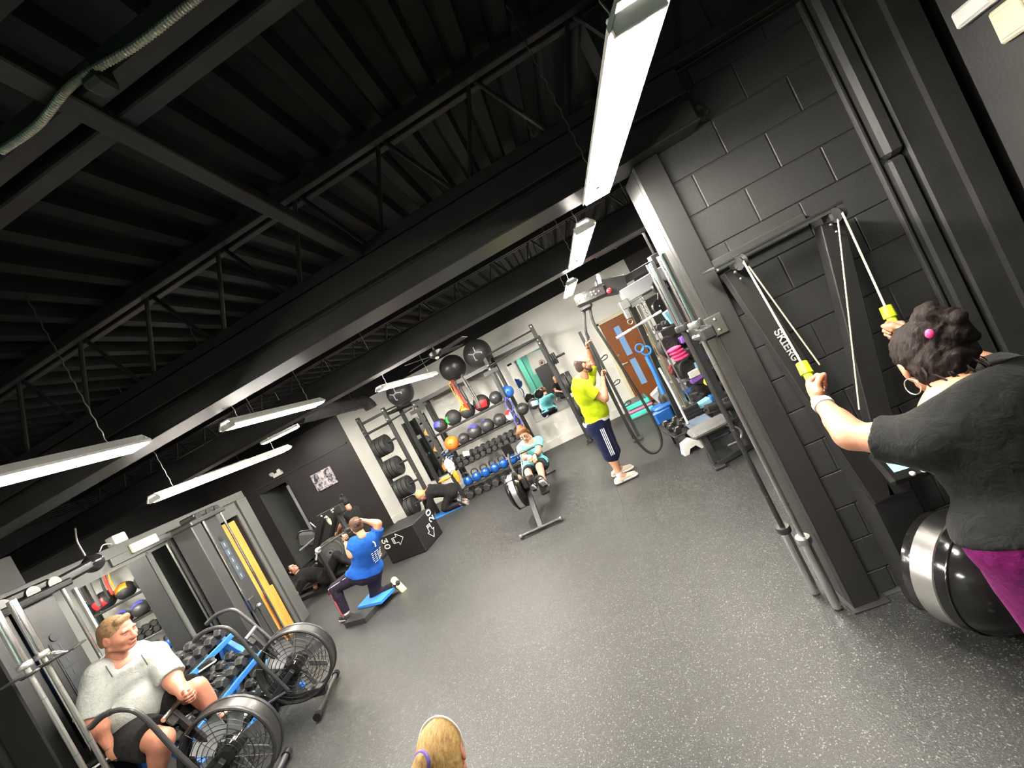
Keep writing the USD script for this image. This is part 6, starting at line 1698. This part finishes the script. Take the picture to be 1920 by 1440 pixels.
# ---- big man in grey on the near air bike
B_ = HB
J = dict(head=atc(222, 1188, 3.12), up=V(0.05, -0.02, 1), face=V(0.95, 0.12, -0.30), neck=atc(214, 1232, 3.16),
         shR=atc(186, 1262, 3.02), shL=atc(290, 1228, 3.32), elR=atc(172, 1345, 2.92), elL=atc(322, 1272, 3.22), wrR=atc(205, 1398, 2.92), wrL=atc(345, 1305, 3.10),
         hipR=atc(224, 1375, 3.12), hipL=atc(300, 1332, 3.36), kneeR=atc(305, 1388, 2.92), kneeL=atc(368, 1290, 3.22))
J['ankR'] = atc(290, 1480, 2.95); J['ankL'] = atc(412, 1345, 3.26)
for s in 'LR':
    J['toe' + s] = J['ank' + s] + V(0.16, 0.0, -0.08)
t, HR, hs = person('person', 'big man in a grey shirt and black shorts sitting on the near air bike', J, LK('ruddy_skin'), 1.08, 1.30, belly=0.9, h=0.011, hh=0.0045, hs=1.16, jowl=1.15, arm=1.25, leg=1.15,
                   hands={'R': dict(d=(0.25, 0.05, -1), thumb=(0.6, 0.5, 0.1), curl=(0.9, 1.2, 0.8), h=0.004, s=1.12), 'L': dict(d=(1, 0.05, -0.1), thumb=(0, 0, 1), curl=(0.9, 1.2, 0.8), h=0.005)},
                   shirt=(0.98, 0.018, LK('grey_heather_jersey'), -0.02, 0.014), bottoms=(0.78, 0.026, LK('black_shorts_cloth'), 0.022), wr=0.007,
                   feet={s: (LK('black_shoe_mesh'), WHITEPLASTIC, (0, 0, -1), LK('white_cotton')) for s in 'LR'})
hair_cap(t, J['head'], HR, 1.16, 0.0045, LK('light_brown_hair'), [((-0.03, 0.045, 0.092), (0.03, 0.045, 0.092), 0.022, 0.02)], front=(0.064, 0.062), tiltn=(0, 0.9, -0.43), size=(0.0775, 0.096, 0.087), low=-0.03, amp=0.002)
eyes(t, J['head'], HR, 1.16, True)
T = lambda *a: J['head'] + HR @ (V(*a) * 1.16)
part(t, 'lips', rc_mesh(T(-0.018, 0.0905, -0.063), T(0.018, 0.0905, -0.063), 0.0045), mat('lip_pink', (0.50, 0.17, 0.14), 0.45))
for s, q in (('R', -1), ('L', 1)):
    a = J['sh' + s] * 0.62 + J['neck'] * 0.38
    fwd = unit(V(0.85, -0.45, 0.0))
    part(t, 'shirt_seam', tube(smooth_path([a + fwd * 0.115 + UP * 0.015, a + fwd * 0.138 - UP * 0.03, a + fwd * 0.148 - UP * 0.075], 4), 0.004, 6), STEEL)

# ---- man in lime pulling the rope
Ym = 5.62
J = dict(head=at(1094, 684, Ym), up=V(-0.02, 0, 1), face=V(0.98, 0.1, -0.12), neck=at(1083, 712, Ym),
         shL=at(1106, 716, Ym + 0.16), shR=at(1096, 728, Ym - 0.16), elL=at(1110, 668, Ym + 0.2), elR=at(1134, 748, Ym - 0.18), wrL=at(1102, 648, Ym + 0.06), wrR=at(1130, 708, Ym - 0.05),
         hipL=at(1126, 795, Ym + 0.09), hipR=at(1120, 800, Ym - 0.09), kneeL=at(1148, 846, Ym + 0.10), kneeR=at(1146, 852, Ym - 0.12))
J['ankL'] = V(-0.10, Ym + 0.22, 0.085); J['ankR'] = V(-0.13, Ym - 0.02, 0.085)
J['ankL'] = atz(1157, 880, 0.09); J['ankR'] = atz(1163, 893, 0.09)
for s in 'LR':
    J['toe' + s] = J['ank' + s] + V(0.17, 0.0, -0.055)
t, HR, hs = person('person', 'bearded man in a lime T-shirt and navy shorts pulling the hanging rope', J, LK('fair_skin'), 1.04, 1.12, belly=0.55, h=0.012, hh=0.006,
                   hands={'L': dict(d=unit(at(1101, 630, Ym) - J['wrL']), thumb=(-0.3, -0.8, 0.5), curl=(1.2, 1.4, 0.8)), 'R': dict(d=unit(at(1128, 690, Ym) - J['wrR']), thumb=(0.3, 0.5, 0.7), curl=(1.2, 1.4, 0.8))},
                   shirt=(0.62, 0.020, LK('lime_jersey'), 0.06, 0.016, 't_shirt'), bottoms=(1.04, 0.026, LK('navy_shorts_cloth'), 0.02, 0.14), wr=0.006,
                   feet={s: (LK('tan_shoe_mesh'), WHITEPLASTIC, (0, 0, -1), LK('white_cotton')) for s in 'LR'})
hair_cap(t, J['head'], HR, 1.04, 0.005, LK('short_dark_stubble'), [], front=(0.0, 0.05), tiltn=(0, 0.45, 0.9), size=(0.077, 0.097, 0.085), low=-0.05, amp=0.001)
T = lambda *a: J['head'] + HR @ (V(*a) * 1.04)
bq = [el(T(0, 0.05, -0.088), HR, V(0.045, 0.045, 0.034)), rc(T(0.058, 0.0, -0.055), T(0.03, 0.06, -0.09), 0.018, 0.02), rc(T(-0.058, 0.0, -0.055), T(-0.03, 0.06, -0.09), 0.018, 0.02), rc(T(-0.02, 0.086, -0.05), T(0.02, 0.086, -0.05), 0.007, 0.007)]
part(t, 'beard', wrinkle(surf(bq, 0.005, 0.01), 0.002, 60), LK('short_dark_stubble'), True)
eyes(t, J['head'], HR, 1.04)
pel = (J['hipL'] + J['hipR']) / 2
part(t, 'shirt_hem_band', lathe([(0.186, 0), (0.192, 0.012), (0.192, 0.05), (0.186, 0.062)], pel + V(0.0, 0, 0.055), (0.03, 0, 1), 28), LK('white_cotton'))
for i in range(3):
    a, b = J['hipR'] + V(0.02 + 0.022 * i, -0.142, -0.02), J['kneeR'] + V(0.0 + 0.022 * i, -0.124, 0.02)
    part(t, 'shorts_stripe', bar(a, b, 0.011, 0.006, up=(0, -1, 0), ch=0), PRINT, False)
wl_ = unit(J['wrL'] - J['elL'])
part(t, 'wristband', tube([J['wrL'] - wl_ * 0.03, J['wrL'] - wl_ * 0.012], 0.033, 14), PLASTIC)

# ---- woman in blue kneeling in a lunge with the landmine bar
Yl = 5.0
J = dict(head=at(668, 986, Yl), up=V(0.05, 0.05, 1), face=V(-0.75, 0.62, -0.12), neck=at(682, 1006, Yl - 0.02),
         shL=at(672, 1012, Yl + 0.02), shR=at(706, 1002, Yl + 0.14), elL=at(659, 1040, Yl - 0.12), elR=at(709, 982, Yl + 0.15), wrL=at(646, 1011, Yl + 0.0), wrR=at(682, 976, Yl + 0.2),
         hipL=at(672, 1076, Yl - 0.02), hipR=at(700, 1066, Yl + 0.10), kneeL=at(628, 1103, Yl - 0.05), kneeR=at(704, 1118, Yl + 0.12))
J['shL'] = at(664, 1018, Yl - 0.06)
J['ankL'] = atz(651, 1152, 0.09); J['ankR'] = at(742, 1096, Yl + 0.12)
J['toeL'] = J['ankL'] + V(-0.16, 0.06, -0.055); J['toeR'] = J['ankR'] + V(0.10, -0.03, -0.13)
t, HR, hs = person('person', 'woman in a royal blue T-shirt lunging with one knee on the blue pad', J, LK('fair_skin'), 0.98, 1.15, hip=1.12, h=0.011, hh=0.006, arm=1.12, leg=1.05,
                   hands={'L': dict(d=unit(l1 - J['wrL']), thumb=(0, 0, 1), curl=(1.1, 1.3, 0.8)), 'R': dict(d=(-0.7, 0.2, 0.1), thumb=(0, 0, 1), curl=(0.6, 0.6, 0.4))},
                   shirt=(0.58, 0.018, LK('royal_blue_jersey'), 0.02, 0.014, 't_shirt'), bottoms=(1.92, 0.010, LK('dark_plum_leggings'), 0.0), wr=0.006,
                   feet={'L': (LK('black_shoe_mesh'), WHITEPLASTIC, (0, 0, -1), LK('white_cotton')), 'R': (LK('black_shoe_mesh'), LK('pale_green_shoe_sole'), (0.85, -0.45, 0.30), LK('white_cotton'))})
hair_cap(t, J['head'], HR, 0.98, 0.005, LK('brown_hair'), [((0, -0.09, 0.04), (0, -0.135, 0.035), 0.045, 0.048)], amp=0.005)
for a, b in (('hipL', 'kneeL'), ('kneeL', 'ankL')):
    o = V(-0.06, -0.07, 0.035)
    for i, m in enumerate((REDVINYL, PRINT)):
        part(t, 'legging_stripe', tube([J[a] + o * (1.25 if a == 'hipL' else 0.82) + V(0, 0, 0.012 * i), J[b] + o * (0.82 if b == 'kneeL' else 0.55) + V(0, 0, 0.012 * i)], 0.007 - 0.002 * i, 6), m)
part(t, 'watch', tube([J['wrL'] - unit(J['wrL'] - J['elL']) * 0.045, J['wrL'] - unit(J['wrL'] - J['elL']) * 0.02], 0.036, 14), PLASTIC)
# pale print on the back of the shirt
bk = unit(np.cross(unit(J['shR'] - J['shL']), UP)); bk = bk if bk @ (EYE - J['neck']) > 0 else -bk
lx = unit(np.cross(UP, bk))
bc_ = (J['shL'] + J['shR']) / 2
prt = stage.GetPrimAtPath(t + '/t_shirt')
sv = np.array(UsdGeom.Mesh(prt).GetPointsAttr().Get(), float)


def onback(u, w):                                            # the point of the shirt's back under (across, down)
    q = bc_ + lx * u - UP * w
    rel = sv - q
    off = rel - (rel @ bk)[:, None] * bk
    near = np.where((off ** 2).sum(1) < 0.02 ** 2)[0]
    if len(near) == 0:
        near = [np.argmin((off ** 2).sum(1))]
    k_ = max(near, key=lambda i: rel[i] @ bk)
    return q + bk * (rel[k_] @ bk + 0.004)


part(t, 'crescent_print', tube([onback(0.03 + 0.025 * math.sin(q), 0.06 + 0.045 * (1 - math.cos(q))) for q in np.linspace(0.3, 2.6, 10)], 0.009, 6), PRINT)
rng = np.random.default_rng(8)
for r_ in range(6):
    for c_ in range(4):
        u0 = -0.05 + 0.04 * c_ + rng.uniform(0, 0.01)
        part(t, 'print_line', tube([onback(u0, 0.20 + 0.028 * r_), onback(u0 + 0.025, 0.198 + 0.028 * r_)], 0.004, 5), PRINT)

# ---- woman in aqua on the rower, facing the camera
q = lambda px, py, Y: at(px, py, Y)
J = dict(head=RW(1.12, 0.10, 1.09), up=V(-0.1, 0.05, 1), face=V(-0.05, -0.88, -0.45), neck=RW(1.30, 0.12, 0.93))
J['head'] = at(981, 813, 6.32); J['neck'] = at(988, 829, 6.42)
J['shR'] = at(977, 842, 6.38); J['shL'] = at(1010, 826, 6.40)
J['elR'] = at(984, 858, 6.15); J['elL'] = at(1010, 846, 6.28); J['wrR'] = at(993, 856, 6.08); J['wrL'] = at(1002, 856, 6.08)
J['hipR'] = RW(1.42, -0.10, 0.53); J['hipL'] = RW(1.42, 0.10, 0.53)
J['hipR'] = at(993, 880, 6.5); J['hipL'] = at(1016, 868, 6.5)
J['kneeR'] = at(990, 885, 6.05); J['kneeL'] = at(1011, 874, 6.05); J['ankR'] = at(1000, 911, 5.86); J['ankL'] = at(1020, 903, 5.86)
for s in 'LR':
    J['toe' + s] = J['ank' + s] + V(0, -0.12, 0.09)
t, HR, hs = person('person', 'woman with short auburn hair in an aqua top sitting on the rowing machine', J, LK('pale_skin'), 0.95, 1.15, hip=1.05, belly=0.4, h=0.011, hh=0.006, hs=1.02,
                   hands={s: dict(d=(0, -1, -0.2), thumb=(1 if s == 'R' else -1, 0, 0), curl=(1.0, 1.2, 0.8)) for s in 'LR'},
                   shirt=(0.55, 0.016, LK('aqua_jersey'), -0.02, 0.014, 't_shirt'), bottoms=(0.92, 0.016, LK('dark_shorts_cloth'), 0.008), wr=0.005, bust=0.8,
                   feet={s: (LK('black_shoe_mesh'), WHITEPLASTIC, (0, -0.62, -0.78), None) for s in 'LR'})
hair_cap(t, J['head'], HR, 1.02, 0.005, LK('auburn_hair'), [((-0.04, 0.03, 0.085), (0.04, 0.03, 0.085), 0.030, 0.030), ((-0.07, 0.0, 0.05), (-0.075, -0.02, -0.03), 0.03, 0.025), ((0.07, 0.0, 0.05), (0.075, -0.02, -0.03), 0.03, 0.025), ((0, -0.05, 0.09), (0, -0.08, 0.06), 0.05, 0.05)], amp=0.007)
eyes(t, J['head'], HR, 1.02)
T = lambda *a: J['head'] + HR @ (V(*a) * 1.02)
gs = part(t, 'glasses', [ring(T(s * 0.033, 0.094, 0.0), HR @ V(0, 1, 0), 0.021, 0.002, 18, 5) for s in (-1, 1)] + [tube([T(-0.012, 0.096, 0.003), T(0.012, 0.096, 0.003)], 0.002, 5)], STEEL)
part(t, 'watch', tube([J['wrL'] - unit(J['wrL'] - J['elL']) * 0.05, J['wrL'] - unit(J['wrL'] - J['elL']) * 0.03], 0.035, 14), PLASTIC)

# ---- person in black kneeling forward by the rig
Yk = 7.95
J = dict(head=at(790, 929, Yk - 0.1), up=V(-0.8, -0.15, -0.25), face=V(-0.45, -0.1, -0.9), neck=at(801, 921, Yk - 0.05),
         shR=at(806, 926, Yk - 0.18), shL=at(806, 914, Yk + 0.14), elR=at(806, 948, Yk - 0.2), elL=at(798, 940, Yk + 0.12), wrR=at(811, 966, Yk - 0.2), wrL=at(804, 965, Yk + 0.05),
         hipR=at(847, 924, Yk - 0.08), hipL=at(847, 916, Yk + 0.12), kneeR=at(834, 953, Yk - 0.08), kneeL=at(834, 948, Yk + 0.12), ankR=at(862, 940, Yk - 0.08), ankL=at(862, 934, Yk + 0.12))
for s in 'LR':
    J['wr' + s][2] = max(J['wr' + s][2], 0.06); J['ank' + s][2] = 0.08; J['knee' + s][2] = max(J['knee' + s][2], 0.10)
    J['toe' + s] = J['ank' + s] + V(0.12, 0, -0.03)
t, HR, hs = person('person', 'blond person in black clothes kneeling on hands and knees by the rig', J, LK('pink_skin'), 0.98, 1.08, h=0.014, hh=0.008,
                   hands={s: dict(d=(-0.7, -0.6, -0.15), thumb=(-0.2, 0.5 if s == 'R' else -0.5, 0.5), curl=(0.3, 0.3, 0.2)) for s in 'LR'},
                   shirt=(1.9, 0.014, LK('black_top_cloth'), -0.02, 0.006, 'hooded_top'), bottoms=(1.95, 0.012, LK('black_leggings'), 0.0), wr=0.005,
                   feet={s: (LK('black_shoe_mesh'), GREYVINYL, (0.75, 0, 0.6), None) for s in 'LR'})
hair_cap(t, J['head'], HR, 0.98, 0.006, LK('sandy_hair'), [], amp=0.003, low=-0.06)

# ---- woman in a dark tank top on the leg machine
Yw = 7.2
J = dict(head=at(646, 941, Yw), up=V(0.05, 0, 1), face=V(-0.75, 0.62, -0.2), neck=at(656, 955, Yw),
         shL=at(650, 966, Yw - 0.1), shR=at(667, 955, Yw + 0.15), elL=at(640, 985, Yw - 0.05), elR=at(664, 975, Yw + 0.25), wrL=at(633, 1000, Yw + 0.05), wrR=at(650, 990, Yw + 0.3),
         hipL=at(678, 1006, Yw - 0.06), hipR=at(690, 1000, Yw + 0.12), kneeL=at(650, 1020, Yw - 0.05), kneeR=at(655, 1012, Yw + 0.2))
J['ankL'] = V(J['kneeL'][0] - 0.05, J['kneeL'][1], 0.15); J['ankR'] = V(J['kneeR'][0] - 0.05, J['kneeR'][1], 0.15)
for s in 'LR':
    J['toe' + s] = J['ank' + s] + V(-0.15, 0.02, -0.05)
t, HR, hs = person('person', 'dark-haired woman in a charcoal tank top seated at the leg machine', J, LK('fair_skin'), 0.97, 1.02, h=0.013, hh=0.007,
                   hands={s: dict(d=(-0.8, 0.2, -0.4), thumb=(0, 0, 1)) for s in 'LR'}, shirt=(0.08, 0.010, LK('charcoal_heather_jersey'), -0.02, 0.0, 'tank_top'), bottoms=(1.95, 0.012, LK('black_leggings'), 0.0),
                   feet={s: (LK('black_shoe_mesh'), WHITEPLASTIC, (0, 0, -1), None) for s in 'LR'})
hair_cap(t, J['head'], HR, 0.97, 0.006, LK('black_hair'), [((0, -0.06, 0.09), (0, -0.08, 0.14), 0.04, 0.036)], amp=0.003)
sb = thing('machine_seat', 'small black stool under the woman in the tank top', 'stool')
pm_ = (J['hipL'] + J['hipR']) / 2
part(sb, 'seat_pad', box((pm_[0], pm_[1], pm_[2] - 0.13), (0.4, 0.36, 0.08), None, 0.03), VINYL, False)
part(sb, 'post', cyl((pm_[0], pm_[1], 0.06), (pm_[0], pm_[1], pm_[2] - 0.15), 0.04, 12), STEEL)

# ---- person in black reclining beside the leg machine
Yr = 6.55
J = dict(head=at(549, 1068, Yr), up=V(-0.75, 0.1, 0.65), face=V(0.55, -0.2, 0.75), neck=at(560, 1078, Yr),
         shR=at(566, 1090, Yr - 0.16), shL=at(572, 1076, Yr + 0.16), elR=at(556, 1115, Yr - 0.25), elL=at(585, 1085, Yr + 0.25), wrR=at(551, 1112, Yr - 0.42), wrL=at(592, 1095, Yr + 0.15),
         hipR=V(-5.72, Yr - 0.05, 0.24), hipL=V(-5.72, Yr + 0.15, 0.24), kneeR=V(-5.32, Yr - 0.02, 0.52), kneeL=V(-5.32, Yr + 0.2, 0.50), ankR=V(-5.05, Yr, 0.14), ankL=V(-5.05, Yr + 0.2, 0.14))
for s in 'LR':
    J['wr' + s][2] = max(J['wr' + s][2], 0.12); J['el' + s][2] = max(J['el' + s][2], 0.12)
    J['toe' + s] = J['ank' + s] + V(0.12, 0, 0.02)
t, HR, hs = person('person', 'person in black reclining on the floor beside the leg machine, arm stretched out', J, LK('pink_skin'), 0.97, 1.0, h=0.014, hh=0.008,
                   hands={'R': dict(d=(0.2, -1, -0.05), thumb=(1, 0.2, 0), curl=(0.4, 0.5, 0.4)), 'L': dict(d=(0.5, -0.5, -0.3), thumb=(0, 0, 1))},
                   shirt=(1.25, 0.014, LK('black_top_cloth'), -0.02, 0.006, 'long_top'), bottoms=(1.95, 0.012, LK('black_leggings'), 0.0),
                   feet={s: (LK('black_shoe_mesh'), PLASTIC, (0.3, 0, -0.9), None) for s in 'LR'})
hair_cap(t, J['head'], HR, 0.97, 0.007, LK('black_hair'), [], amp=0.002)
